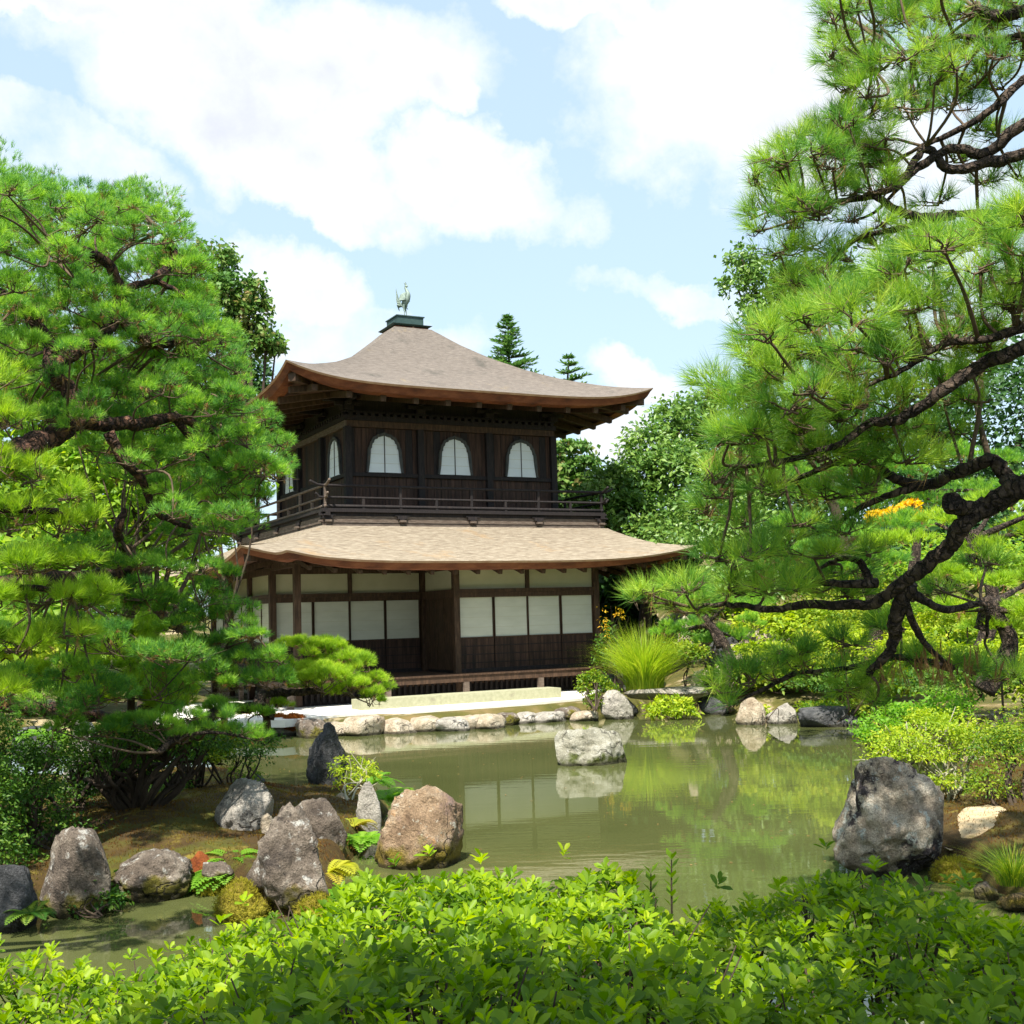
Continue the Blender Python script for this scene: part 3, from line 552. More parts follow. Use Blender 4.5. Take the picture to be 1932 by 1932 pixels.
# wide rafters below the upper eaves
for k in range(11):
    x = -7.35 + k * .85; s = (x + 3.10) / 5.03; rafter(x, .12, 0, 1, 1.95, UZ(0, s, 0) - .30, 7.90, 1.5)
    y = .60 + k * .85; s2 = -(y - 4.84) / 5.03; rafter(-7.82, y, 1, 0, 1.95, UZ(3, s2, 0) - .30, 7.90, 1.5); rafter(1.60, y, -1, 0, 1.6, UZ(1, (y - 4.84) / 5.03, 0) - .30, 7.90, 1.5)
for x, y, dx, dy in ((-7.93, .01, 1, 1), (1.73, .01, -1, 1)): rafter(x, y, dx * .7, dy * .7, 2.9, 7.86, 7.98, 2.0, 'hip_rafter')
# ridge box
cx, cy = -3.12, 4.76
o = MB().box(cx - .50, cx + .50, cy - .50, cy + .50, 10.37, 10.455).build('ridge_base', MT['fascia'], PAV)
MB().add([(cx + sx * w, cy + sy * w, z) for w, z in ((.53, 10.457), (.60, 10.50)) for sx, sy in ((-1, -1), (1, -1), (1, 1), (-1, 1))], [(3, 2, 1, 0), (4, 5, 6, 7), (0, 1, 5, 4), (1, 2, 6, 5), (2, 3, 7, 6), (3, 0, 4, 7)]).build('ridge_flange', MT['green_box'], o)
b = MB().box(cx - .40, cx + .40, cy - .40, cy + .40, 10.502, 10.76).build('ridge_box', MT['green_box'], PAV)
MB().box(cx - .43, cx + .43, cy - .43, cy + .43, 10.762, 10.79).build('box_lid', MT['green_box'], b)
MB().tube([(cx + .03, cy - .505, 10.42), (cx + .03, cy - .53, 10.42)], .03, 10).build('emblem', MT['fascia_lip'], o)

# ------------------------------------------------------------------ bronze phoenix on the ridge
def phoenix():
    R = Matrix.Rotation(math.pi / 2 - HEAD, 4, 'Z'); base = Matrix.Translation((2.073, 30.2556, 0)) @ R @ Vector((cx, cy, 10.79))
    root = empty('phoenix_statue', base, rad(-25)); root.scale = (.82, .75, 1.0); tag(root, 'pale bronze phoenix statue standing on the green ridge box', 'statue')
    def skin(name, pts, rr, parent=root, lv=2):
        return MB().tube(catmull(pts, 6), np.interp(np.linspace(0, 1, (len(pts) - 1) * 6 + 1), np.linspace(0, 1, len(pts)), rr), 12).build(name, MT['bronze'], parent, True)
    body = skin('body', [(-.12, 0, .36), (-.08, 0, .40), (0, 0, .47), (.09, 0, .57), (.14, 0, .68), (.12, 0, .78), (.07, 0, .86), (.05, 0, .92), (.08, 0, .96)], [.01, .06, .115, .12, .095, .062, .045, .04, .02])
    h = skin('head', [(.03, 0, .92), (.07, 0, .95), (.11, 0, .945), (.16, 0, .92)], [.03, .045, .035, .004], body)
    skin('crest', [(.05, 0, .98), (.02, 0, 1.04), (-.02, 0, 1.07)], [.02, .02, .004], h); skin('crest', [(.08, 0, .98), (.07, 0, 1.05), (.04, 0, 1.10)], [.018, .018, .003], h)
    for s in (-1, 1):
        w = MB()
        for k in range(6):
            a = k / 5; p0 = np.array((.12, s * (.09 + .01 * k), .74 - .04 * k)); p1 = np.array((-.06 - .05 * a, s * (.17 + .05 * a), .66 - .16 * a)); p2 = np.array((-.10 + .14 * a, s * (.16 + .02 * a), .44 - .14 * a))
            c = catmull([p0, p1, p2], 5); w.tube(c, np.interp(np.linspace(0, 1, len(c)), [0, .5, 1], [.03, .032, .006]), 6)
        w.build('wing', MT['bronze'], root, True)
        skin('leg', [(0.02 + .02 * s, s * .06, .42), (.0, s * .065, .30), (.03, s * .07, .17), (.01, s * .07, .02)], [.055, .032, .016, .014])
        f = MB()
        for a in (-.5, 0, .5, math.pi): f.tube([(.01, s * .07, .02), (.01 + .08 * math.cos(a), s * .07 + .08 * math.sin(a), .008)], [.013, .006], 6)
        f.build('foot', MT['bronze'], root, True)
    for k in range(9):
        a = k / 8; sp = (k % 3 - 1) * .05
        top = np.array((-.32 + .10 * abs(a - .1), sp, .96 - .70 * a)); mid = np.array((-.26 - .02 * a, sp, .60 - .22 * a))
        c = catmull([(-.08, sp * .3, .40), mid * .6 + np.array((-.1, 0, .4)) * .4, mid, top], 5); t = np.linspace(0, 1, len(c))
        MB().tube(c, np.interp(t, [0, .5, .85, 1], [.02, .028, .022, .004]), 6).build('tail_feather', MT['bronze'], root, True)
phoenix()
# ------------------------------------------------------------------ ground, water, banks
def poly_sd(X, Y, poly):
    poly = np.asarray(poly, float); A = poly; B = np.roll(poly, -1, axis=0); d2 = np.full(X.shape, 1e9); ins = np.zeros(X.shape, bool)
    for (ax, ay), (bx, by) in zip(A, B):
        ex, ey = bx - ax, by - ay; t = np.clip(((X - ax) * ex + (Y - ay) * ey) / (ex * ex + ey * ey + 1e-12), 0, 1)
        d2 = np.minimum(d2, (X - ax - t * ex) ** 2 + (Y - ay - t * ey) ** 2)
        c = ((ay > Y) != (by > Y)) & (X < (bx - ax) * (Y - ay) / (by - ay + 1e-12) + ax); ins ^= c
    return np.where(ins, 1, -1) * np.sqrt(d2)
def vnoise(X, Y, s, seed=0): return np.array([mnoise.noise(Vector((x * s + seed, y * s - seed, seed * .7))) for x, y in zip(X.ravel(), Y.ravel())]).reshape(X.shape)
def terrain(name, poly, hf, res, mat, edge=.35, low=-.4, jit=.12, label=None, off=.12):
    poly = np.asarray(poly, float); x0, y0 = poly.min(0) - .6; x1, y1 = poly.max(0) + .6
    xs = np.arange(x0, x1, res); ys = np.arange(y0, y1, res); X, Y = np.meshgrid(xs, ys); sd = poly_sd(X, Y, poly) + jit * vnoise(X, Y, 1.7, 3)
    t = np.clip((sd + off) / edge, 0, 1); t = t * t * (3 - 2 * t); Z = low + (hf(X, Y) - low) * t
    idx = np.arange(X.size).reshape(X.shape); q = np.stack([idx[:-1, :-1], idx[:-1, 1:], idx[1:, 1:], idx[1:, :-1]], -1).reshape(-1, 4)
    keep = sd.ravel()[q].max(1) > (-.45 if off > .05 else -.02); q = q[keep]
    used, inv = np.unique(q, return_inverse=True); V = np.stack([X.ravel(), Y.ravel(), Z.ravel()], 1)[used]
    o = link(name, raw_mesh(name, V, inv.reshape(-1, 4), True), MT[mat]); tag(o, label, kind='structure'); return o
def g(px, py, z=0.0): return tuple(on(px, py, z)[:2])
MB().box(-700, 700, -60, 900, -1.6, -.45).build('ground', MT['bed']); tag(bpy.data.objects['ground'], kind='structure')
w = MB().box(-34, 30, 2.6, 34, -.30, 0.0).build('pond_water', MT['water']); tag(w, kind='structure')
far_edge = [g(-900, 1400), g(-300, 1396), g(100, 1398), g(300, 1395), g(500, 1387), g(640, 1390), g(740, 1385), g(900, 1374), g(1000, 1364), g(1080, 1357), g(1150, 1348), g(1200, 1338), g(1330, 1338), g(1400, 1356), g(1500, 1360), g(1620, 1368),
            g(1700, 1382), g(1780, 1420), g(1775, 1500), g(1690, 1560), g(1700, 1612), g(1790, 1655), g(1860, 1690), g(1950, 1716), g(2200, 1790), (20, 7)]
def h_far(X, Y):
    r = np.clip((X - 3.2) / 2.5, 0, 1); sl = np.clip((Y - 24.6) / 7, 0, 3) * 1.1
    z = .29 + r * np.where(Y > 20, sl, 0) + .05 * vnoise(X, Y, .5, 5) * r
    near = np.clip((20 - Y) / 3, 0, 1); z = z + near * (-.08 + .16 * vnoise(X, Y, .9, 9) + np.clip(X - 4.2, 0, 4) * .12)
    return z + np.clip(-(X + 9) / 6, 0, 2) * .3 + np.clip((Y - 40) / 30, 0, 1) * 2
FAR_POLY = far_edge + [(46, 7), (46, 75), (-46, 75), (-46, 23)]
terrain('garden_ground', FAR_POLY, h_far, .42, 'ground', .5)
RB = [g(1775, 1500), g(1700, 1548), g(1690, 1575), g(1700, 1612), g(1790, 1652), g(1860, 1687), g(1950, 1713), g(2200, 1785), (9, 7.5), (9, 14), g(1850, 1470)]
h_rb = lambda X, Y: .27 + .10 * vnoise(X, Y, 1.3, 9) + .05 * vnoise(X, Y, 3.4, 2) + np.clip(X - 3.9, 0, 3) * .10
terrain('right_bank', RB, h_rb, .08, 'moss', .35)
terrain('sand_patch', [g(1785, 1535, .34), g(1815, 1516, .34), g(1890, 1516, .34), g(1925, 1530, .34), g(1900, 1552, .34), g(1835, 1566, .34), g(1795, 1560, .34)], lambda X, Y: h_rb(X, Y) + .012, .05, 'earth', .12, .16, .04, None, .0)
# white gravel terrace in front of the pavilion, 4 mm and more above the earth
tp = [(x, y + .12) for x, y in (g(380, 1362, .33), g(534, 1361, .33), g(640, 1350, .33), g(715, 1344, .33), g(774, 1344, .33), g(900, 1335, .33), g(1000, 1328, .33), g(1100, 1319, .33))] + [g(1135, 1303, .33), (3.2, 31.0), (1.5, 33), (-8, 29), (-9, 25.2)]
X, Y = np.array(tp).T; cxx, cyy = X.mean(), Y.mean()
mb = MB(); V = [(x, y, .345) for x, y in tp] + [(cxx, cyy, .36)]; mb.add(V, [(i, (i + 1) % len(tp), len(tp)) for i in range(len(tp))])
V2 = [(x, y, .345) for x, y in tp] + [(x, y, .2) for x, y in tp]; n_ = len(tp); mb.add(V2, [(i, i + n_, (i + 1) % n_ + n_, (i + 1) % n_) for i in range(n_)])
tag(mb.build('gravel_terrace', MT['sand']), kind='structure')
ISL = [g(-700, 1700), g(-150, 1790), g(60, 1748), g(130, 1725), g(220, 1706), g(350, 1692), g(405, 1700), g(425, 1732), g(500, 1750), g(590, 1740), g(650, 1700), g(690, 1645), g(720, 1600), g(765, 1520), g(700, 1492), g(620, 1500), g(570, 1512), g(530, 1500), g(470, 1478), g(380, 1468), g(250, 1482), g(100, 1490), g(-300, 1500), g(-700, 1500)]
def h_isl(X, Y): return .22 + .10 * vnoise(X, Y, .8, 2) + .05 * vnoise(X, Y, 2.5, 4) + .18 * np.exp(-((X + 3.4) ** 2 / 3 + (Y - 12.5) ** 2 / 3))
terrain('moss_island', ISL, h_isl, .07, 'moss', .5)
terrain('near_bank', [(-9, -5), (9, -5), (9, 3.1), (3, 3.35), (0, 3.3), (-3, 3.2), (-9, 2.8)], lambda X, Y: .95 + .05 * vnoise(X, Y, .9, 6), .12, 'moss', .7)

# ------------------------------------------------------------------ foliage builders (real leaves and needles)
def leaves(P, D, Nn, L, W, fold=.25, tint=None):
    n = len(P); D = unit(D); Sd = unit(np.cross(D, Nn)); Nn = np.cross(Sd, D); L = np.broadcast_to(L, (n,))[:, None]; W = np.broadcast_to(W, (n,))[:, None]
    V = np.stack([P, P + D * L * .52 + Sd * W / 2 + Nn * W * fold, P + D * L, P + D * L * .52 - Sd * W / 2 + Nn * W * fold], 1).reshape(-1, 3)
    b = np.arange(n)[:, None] * 4; F = np.concatenate([b + [0, 1, 2], b + [0, 2, 3]], 1).reshape(-1, 3)
    t = RNG.uniform(0, 1, n) if tint is None else tint; return V, F, np.repeat(t, 4)
def needles(P, D, m, L, W, spread, tint=None, root=.3):
    n = len(P); D = unit(D); d = unit(D[:, None] + rdir(n * m).reshape(n, m, 3) * spread * RNG.uniform(.35, 1, (n, m, 1)))
    Lx = np.broadcast_to(L, (n,))[:, None, None] * RNG.uniform(.75, 1.1, (n, m, 1))
    s = P[:, None] + D[:, None] * RNG.uniform(-root, root, (n, m, 1)) * Lx
    sd = unit(np.cross(d, rdir(n * m).reshape(n, m, 3))) * (W / 2)
    V = np.stack([s - sd, s + sd, s + d * Lx], 2).reshape(-1, 3); F = np.arange(n * m * 3).reshape(-1, 3)
    t = RNG.uniform(0, 1, n) if tint is None else tint
    t = np.repeat(np.clip(t[:, None] + RNG.uniform(-.18, .18, (n, m)), 0, 1).ravel(), 3); return V, F, t
def merge(parts):
    V = []; F = []; T = []; n = 0
    for v, f, t in parts: V.append(v); F.append(f + n); T.append(t); n += len(v)
    return np.vstack(V), np.vstack(F), np.concatenate(T)
TRI = [0]
def foliage(name, parts, mat, parent=None, kind='stuff'):
    V, F, T = merge(parts) if isinstance(parts, list) else parts; TRI[0] += len(F)
    o = link(name, raw_mesh(name, V, F, False, T), MT[mat], parent)
    if kind: o['kind'] = kind
    return o
def leaf_blob(c, r, n, sub, L, W, gap=.24, up=.5, seed=None, zmin=-.5, droop=.2):
    """clumps of leaves on a lumpy ellipsoid"""
    c = np.asarray(c, float); r = np.asarray(r, float); sd = rdir(sub, zmin); sc = sd * RNG.uniform(.55, .98, (sub, 1)); k = RNG.integers(0, sub, n)
    q = sc[k] + RNG.normal(size=(n, 3)) * gap * RNG.uniform(.5, 1.2, (sub, 1))[k]; P = c + q * r
    Nn = unit(sd[k] * .6 + rdir(n) * .8 + np.array((0, 0, up))); D = unit(np.cross(Nn, rdir(n)) + sd[k] * .4 + np.array((0, 0, -droop)))
    t = np.clip(RNG.uniform(0, 1, sub)[k] * .55 + RNG.uniform(0, .5, n), 0, 1)
    return leaves(P, D, Nn, L * RNG.uniform(.7, 1.2, n), W * RNG.uniform(.7, 1.2, n), tint=t)
def px_blob(px, py, Y, rx, ry, rd=None):
    c = at(px, py, Y); return c, np.array((rx * Y / F_PX, (rd if rd else rx * .9) * Y / F_PX, ry * Y / F_PX))
def stems(base, targets, r0, mat, parent, name='stem', bend=.25, n=6, sep=False):
    mb = MB()
    for t in targets:
        t = np.asarray(t, float); b = np.asarray(base, float) + RNG.normal(size=3) * (.04, .04, 0); m = b * .5 + t * .5 + RNG.normal(size=3) * np.linalg.norm(t - b) * bend * .4 + np.array((0, 0, -.0)); m2 = b * .25 + t * .75 + RNG.normal(size=3) * min(.1, np.linalg.norm(t - b) * bend * .3)
        c = catmull([b, m, m2, t], 5); mb.tube(c, np.linspace(r0, r0 * .35, len(c)), n, .1)
        for _ in range(3):
            e = t + RNG.normal(size=3) * min(.12, np.linalg.norm(t - b) * .2); c2 = catmull([m2, (m2 + e) / 2 + RNG.normal(size=3) * .02, e], 4); mb.tube(c2, np.linspace(r0 * .5, r0 * .18, len(c2)), 5)
    o = mb.build(name, MT[mat], parent, True); return o
def shrub(name, label, base, blobs, mat, n, sub, L, W, stem_mat='bark_stem', r0=.03, cat='shrub', group=None, per=2, gap=.26, **kw):
    root = empty(name, base); tag(root, label, cat, group); B = np.array(base); parts = []; tg = []
    vol = [b[1].prod() ** (2 / 3) for b in blobs]; tot = sum(vol)
    for (c, r), v in zip(blobs, vol):
        parts.append(leaf_blob(c - B, r, max(30, int(n * v / tot)), sub, L, W, gap, **kw))
        for _ in range(per): tg.append(c - B + rdir(1)[0] * r * .5)
    foliage('foliage', parts, mat, root); stems((0, 0, -.05), tg, r0, stem_mat, root, 'stems')
    return root
def fern(label, base, n, size, mat='fern', name='fern', fan=None, lift=.75):
    root = empty(name, base); tag(root, label, 'fern'); first = None
    n = int(n * 1.8); size = size * .82
    for i in range(n):
        a = RNG.uniform(0, 2 * math.pi) if fan is None else RNG.uniform(*fan); L = size * RNG.uniform(.7, 1.15); el = RNG.uniform(.35, lift)
        K = 15; t = np.linspace(0, 1, K); hx = L * t * math.cos(el) * (1 - .08 * t); hz = L * (t * math.sin(el) - .55 * t ** 2.2)
        C = np.stack([hx * math.cos(a), hx * math.sin(a), hz], 1); T = unit(np.gradient(C, axis=0)); S = unit(np.cross(T, (0, 0, 1.0))); U = np.cross(S, T)
        W = L * .26 * np.sin(np.pi * np.clip(t * .92 + .1, 0, 1)) ** .8
        P = np.vstack([C[1:], C[1:]]); D = np.vstack([S[1:] + T[1:] * .45, -S[1:] + T[1:] * .45]); Nn = np.vstack([U[1:], U[1:]]); LL = np.concatenate([W[1:], W[1:]])
        V, F, tt = leaves(P, D, Nn, LL, L * .062, .15, np.full(2 * (K - 1), RNG.uniform()))
        rb = MB().tube(C, np.linspace(.006, .002, K), 4); rv = np.vstack(rb.V); rf = np.array([f if len(f) == 4 else (f[0], f[1], f[2], f[3]) for f in rb.F]); rf = np.vstack([rf[:, :3], rf[:, [0, 2, 3]]])
        o = link('frond', raw_mesh('frond', np.vstack([V, rv]), np.vstack([F, rf + len(V)]), False, np.concatenate([tt, np.full(len(rv), .5)])), MT[mat], root)
    TRI[0] += n * 90; return root
def tuft_grass(name, label, base, n, h, spread, mat='grass', w=.010, cat='grass clump', arch=.9):
    root = empty(name, base); tag(root, label, cat); V = []; F = []; T = []; k = 0
    for i in range(n):
        a = RNG.uniform(0, 2 * math.pi); r0 = RNG.uniform(0, .28) * spread; L = h * RNG.uniform(.6, 1.15); out = RNG.uniform(.15, 1) * spread
        t = np.linspace(0, 1, 6); x = r0 + out * t ** 1.8; z = L * (t - .28 * arch * (out / spread) * t ** 2.6 * 1.3)
        C = np.stack([x * math.cos(a), x * math.sin(a), z], 1); s = np.array((-math.sin(a + RNG.uniform(-.6, .6)), math.cos(a), 0)) * w / 2; ww = (1 - t ** 2)[:, None] + .05
        P = np.stack([C - s * ww, C + s * ww], 1).reshape(-1, 3); V.append(P)
        for j in range(5): F += [(k + 2 * j, k + 2 * j + 1, k + 2 * j + 3), (k + 2 * j, k + 2 * j + 3, k + 2 * j + 2)]
        T += [RNG.uniform()] * 12; k += 12
    foliage('blades', (np.vstack(V), np.array(F), np.array(T)), mat, root); return root

# ------------------------------------------------------------------ rocks
import bmesh
_ico = {}
def ico(s):
    if s not in _ico:
        bm = bmesh.new(); bmesh.ops.create_icosphere(bm, subdivisions=s, radius=1.0); bm.verts.ensure_lookup_table()
        _ico[s] = (np.array([v.co[:] for v in bm.verts]), np.array([[v.index for v in f.verts] for f in bm.faces])); bm.free()
    return _ico[s]
def rock_mesh(w, d, h, seed, taper=.75, lean=0.0, cuts=9, rough=.06, sub=4, flat=0.0, sink=.3, name='rock', leany=0.0):
    V, F = ico(sub); V = V.copy(); r = np.random.default_rng(seed)
    for _ in range(cuts):
        n = unit(r.normal(size=3) * (1, 1, .8)); k = r.uniform(.60, .86); dd = V @ n; V -= np.outer(np.maximum(dd - k, 0) * .92, n)
    if flat: V[:, 2] = np.where(V[:, 2] > 1 - flat, 1 - flat + (V[:, 2] - 1 + flat) * .12, V[:, 2])
    V /= np.abs(V).max(0); t = (V[:, 2] + 1) / 2
    V[:, 0] = V[:, 0] * (1 + (taper - 1) * t) + lean * t; V[:, 1] = V[:, 1] * (1 + (taper - 1) * t) + leany * t
    o1 = seed * 3.17
    nv = lambda k, o: np.array([mnoise.noise(Vector(v * k + o)) for v in V])
    st = unit(r.normal(size=3) * (.6, .6, 1)); lay = V @ st * 7 + nv(2.2, o1) * 1.6; saw = np.abs((lay % 1) - .5) * 2
    crack = np.minimum(np.abs(nv(2.1, o1 + 9)) * 5, 1)
    nz = nv(1.6, o1) + .55 * nv(4, o1) + .32 * (1 - 2.4 * np.abs(nv(7, -o1))) + .22 * nv(14, o1) + .12 * nv(28, o1) + .16 * saw - .30 * (1 - crack)
    V += unit(V) * (nz * rough * 2.1)[:, None]
    for _ in range(4 + cuts // 2):
        n = unit(r.normal(size=3) * (1, 1, .7)); k = r.uniform(.62, .86) * np.abs(V).max(); dd = V @ n; V -= np.outer(np.maximum(dd - k, 0) * .93, n)
    lo, hi = V.min(0), V.max(0); V = (V - (lo + hi) / 2) / ((hi - lo) / 2)
    V[:, 0] *= w / 2; V[:, 1] *= d / 2; V[:, 2] = (V[:, 2] + 1) / 2 * h * (1 + sink) - h * sink
    return raw_mesh(name, V, F, False)
def rock(label, px0, px1, py0, py1, mat, seed, z=0.0, dr=.8, Y=None, name='rock', cat='rock', group=None, **k):
    """stands where its foot meets the water or the ground in the photograph"""
    b = on((px0 + px1) / 2, py1, z) if Y is None else at((px0 + px1) / 2, py1, Y); y = b[1]
    w = (px1 - px0) / F_PX * y; h = (py1 - py0) / F_PX * y * 1.0; d = w * dr
    o = link(name, rock_mesh(w, d, h, seed, name=name, **k), MT[mat]); o.location = (b[0] * (1 + d * .4 / y), y + d * .40, b[2])
    o.rotation_euler = (0, 0, 0); tag(o, label, cat, group); return o
rock('large tan orange boulder standing in the pond nearest the hedge', 705, 877, 1495, 1642, 'rock_tan', 11, taper=.70, cuts=11, flat=.25, rough=.05, sub=5, name='boulder', cat='boulder', sink=.25)
rock('pointed grey brown standing rock with yellow moss round its foot', 462, 628, 1530, 1722, 'rock_grey', 23, z=.05, taper=.34, lean=-.02, cuts=9, rough=.06, sub=5, name='boulder', cat='boulder')
rock('square topped grey rock between the pointed rock and the fern', 556, 657, 1513, 1618, 'rock_grey', 31, z=.12, taper=.80, flat=.3, cuts=8, rough=.045, name='boulder', cat='boulder')
rock('pale topped slab rock lying on the red moss of the island', 404, 520, 1479, 1578, 'rock_pale', 42, z=.22, taper=.8, lean=.22, flat=.25, cuts=8, dr=1.1, rough=.06, name='boulder', cat='boulder')
rock('tall dark upright stone at the back of the island', 578, 657, 1366, 1500, 'rock_dark', 55, z=.1, taper=.42, lean=-.04, cuts=10, rough=.07, name='standing_stone', cat='rock', dr=.7, sub=5)
rock('small pale upright stone amid the green ferns', 672, 720, 1478, 1565, 'rock_pale', 61, z=.12, taper=.7, cuts=7, dr=.6, name='rock')
rock('blocky dark grey rock at the shaded left water edge', 73, 216, 1572, 1732, 'rock_grey', 72, taper=.92, flat=.45, cuts=6, rough=.05, sub=5, name='boulder', cat='boulder')
rock('low wide grey rock beside the blocky one at the water edge', 212, 362, 1618, 1703, 'rock_grey', 84, taper=.82, flat=.2, cuts=8, rough=.06, sub=5, name='boulder', cat='boulder')
rock('small red mossy rock right of the low wide one', 350, 402, 1612, 1680, 'moss_red', 91, taper=.8, cuts=5, rough=.08)
rock('flat stone sunk in moss left of the lime fern', 385, 440, 1630, 1662, 'rock_grey', 93, z=.12, taper=.9, cuts=5, flat=.4)
rock('tiny white stone leaning on the pointed rock', 492, 518, 1537, 1568, 'rock_cream', 95, z=.3, taper=.8, cuts=6)
rock('tiny buff stone at the foot of the small azalea', 630, 660, 1498, 1520, 'rock_cream', 96, z=.15, cuts=6)
rock('black flat rock at the back shore behind the shrubs', 366, 440, 1456, 1492, 'rock_dark', 97, z=.0, taper=.9, flat=.4)
rock('small black round stone right of the little sapling', 470, 502, 1462, 1492, 'rock_dark', 98, z=.0)
rock('pale pillar like stone behind the dark shrub', 116, 204, 1345, 1505, 'rock_pale', 99, z=.15, taper=.8, cuts=7, rough=.04, name='standing_stone', dr=.6)
rock('grey rock behind the shrubs left of the pillar stone', 20, 120, 1372, 1440, 'rock_dark', 101, Y=17.5, taper=.7)
rock('dark mossy rock in the shade at the far left water edge', -40, 66, 1640, 1760, 'rock_dark', 102, taper=.8)
rock('big rough boulder by the sandy point, pale above and dark below', 1572, 1790, 1440, 1660, 'rock_big', 121, taper=.62, lean=-.10, cuts=11, rough=.075, sub=5, name='boulder', cat='boulder', sink=.2)
rock('flat topped lichen rock alone in the middle of the pond', 1047, 1184, 1378, 1444, 'rock_pond', 127, taper=.74, flat=.35, cuts=7, rough=.08, sub=5, name='boulder', cat='boulder', sink=.5)
rock('leaning striped rock left of the stone slab bridge', 1134, 1196, 1303, 1358, 'rock_pale', 133, taper=.6, lean=-.1, cuts=8, name='rock', dr=.6)
rock('pale block under the drooping pine sprays on the far shore', 1388, 1445, 1318, 1368, 'rock_cream', 141, taper=.9, cuts=6)
rock('mottled rock right of the pale block on the far shore', 1445, 1505, 1328, 1366, 'rock_pale', 142, taper=.85, cuts=7)
rock('wide dark rock at the shaded right end of the far shore', 1505, 1625, 1334, 1372, 'rock_dark', 143, taper=.85, cuts=8, dr=.5)
rock('small wet stone at the bottom right water edge', 1840, 1885, 1668, 1700, 'rock_grey', 144, taper=.9)
rock('rounded brown stone at the right edge of the water', 1885, 1960, 1690, 1722, 'rock_tan', 145, taper=.9)
rock('grey stone peeping over the right azalea', 1862, 1905, 1342, 1380, 'rock_grey', 146, Y=15, taper=.9)
rock('cream boulder in the sun on the slope behind the bridge', 1395, 1500, 1166, 1212, 'rock_cream', 151, Y=29.5, taper=.85, cuts=7, sink=1)
rock('long cream rock below the cream boulder on the slope', 1365, 1480, 1212, 1248, 'rock_cream', 152, Y=28, taper=.9, cuts=6, sink=1)
rock('dark hollowed rock between the two slope bushes', 1330, 1400, 1188, 1245, 'rock_dark', 153, Y=28.6, sink=1)
rock('small cream stone above the tall grass', 1285, 1312, 1158, 1190, 'rock_cream', 154, Y=28.5, sink=1)
rock('second small cream stone right of the tall grass top', 1278, 1320, 1186, 1208, 'rock_cream', 155, Y=28.2, sink=1)
rock('orange cream rock right of the tall grass foot', 1300, 1345, 1262, 1290, 'rock_cream', 156, Y=26.3, sink=.6)
rock('buff rock beyond the orange cream rock', 1345, 1400, 1252, 1284, 'rock_cream', 157, Y=26.6, sink=.6)
rock('low buff stone in front of the slope bushes', 1410, 1470, 1258, 1280, 'rock_cream', 158, Y=26.8, sink=.6)
# shoreline stones below the white terrace, left to right
shore = [(415, 470, 1352, 1380, 'cream'), (470, 512, 1362, 1388, 'cream'), (532, 575, 1364, 1388, 'pale'), (573, 613, 1356, 1391, 'grey'), (612, 652, 1360, 1390, 'cream'), (650, 714, 1355, 1386, 'cream'), (714, 780, 1358, 1384, 'cream'), (776, 822, 1352, 1382, 'cream'),
         (820, 872, 1353, 1378, 'pale'), (868, 910, 1355, 1376, 'cream'), (905, 948, 1352, 1373, 'cream'), (944, 972, 1346, 1368, 'grey'), (968, 1012, 1344, 1366, 'pale'), (1008, 1058, 1340, 1361, 'pale'), (1054, 1086, 1338, 1358, 'grey'), (1084, 1116, 1344, 1358, 'cream')]
words_ = ['first shore stone from the left, half under the pine spray', 'second shore stone from the left, low and cream', 'pale shore stone capped with a red moss cushion', 'sharp grey shore stone right of the red moss cushion', 'round cream shore stone right of the sharp grey one',
          'tall cream block where the shore bulges towards the tall dark stone', 'long cream shore stone right of the tall cream block', 'wedge shaped cream shore stone with a pale reflection', 'brown stained shore stone below the left part of the granite step', 'cream shore stone low at the water below the granite step',
          'flat cream shore stone under the middle of the granite step', 'narrow grey shore stone under the granite step', 'pale pitted shore stone left of the wide one', 'wide pale shore stone under the right end of the granite step', 'dark shore stone just right of the granite step', 'small cream shore stone at the foot of the shore azalea']
for i, (a, b, c, d, m) in enumerate(shore): rock(words_[i], a - 17 + (i * 37) % 9, b + 17 - (i * 53) % 9, c - 4 + (i * 29) % 9, d + 3 - (i * 17) % 5, 'rock_' + m, 200 + i * 7, taper=.78 + (i * 7 % 5) * .05, flat=.35 + (i % 3) * .12, cuts=9, dr=.9, sub=3, rough=.07, name='shore_stone', cat='stone', group='stones edging the far shore', sink=.6)
def cushion(label, px0, px1, py0, py1, mat, z, Y=None, name='moss_cushion'):
    o = rock(label, px0, px1, py0, py1, mat, int(px0), z=z, taper=.7, cuts=2, rough=.09, sub=4, name=name, cat='moss', sink=.4, Y=Y, dr=.9)
    me = o.data; n = len(me.vertices); co = np.empty(n * 3); me.vertices.foreach_get('co', co); co = co.reshape(-1, 3); k = RNG.integers(0, n, 2600); p = co[k]; hgt = co[:, 2].max(); wd = np.ptp(co[:, 0]); y = o.location.y
    p = p + RNG.normal(size=p.shape) * .012; d = unit(p * (1, 1, 2) + rdir(len(p)) * hgt * .8); V, F, T = needles(p, d, 3, .0025 * y + .004, .0011 * y * .5, .8, None, 0)
    f = link('fibres', raw_mesh('fibres', V, F, False, T), MT[{'moss_yel': 'fibre_yel', 'moss_red': 'fibre_red'}.get(mat, 'moss_blade')], o); f['kind'] = 'stuff'
    return o
cushion('red moss cushion topping the pale shore stone', 532, 576, 1352, 1370, 'moss_red', .2)
cushion('flatter red moss cushion left of its twin on the shore', 496, 545, 1352, 1368, 'moss_red', .2)
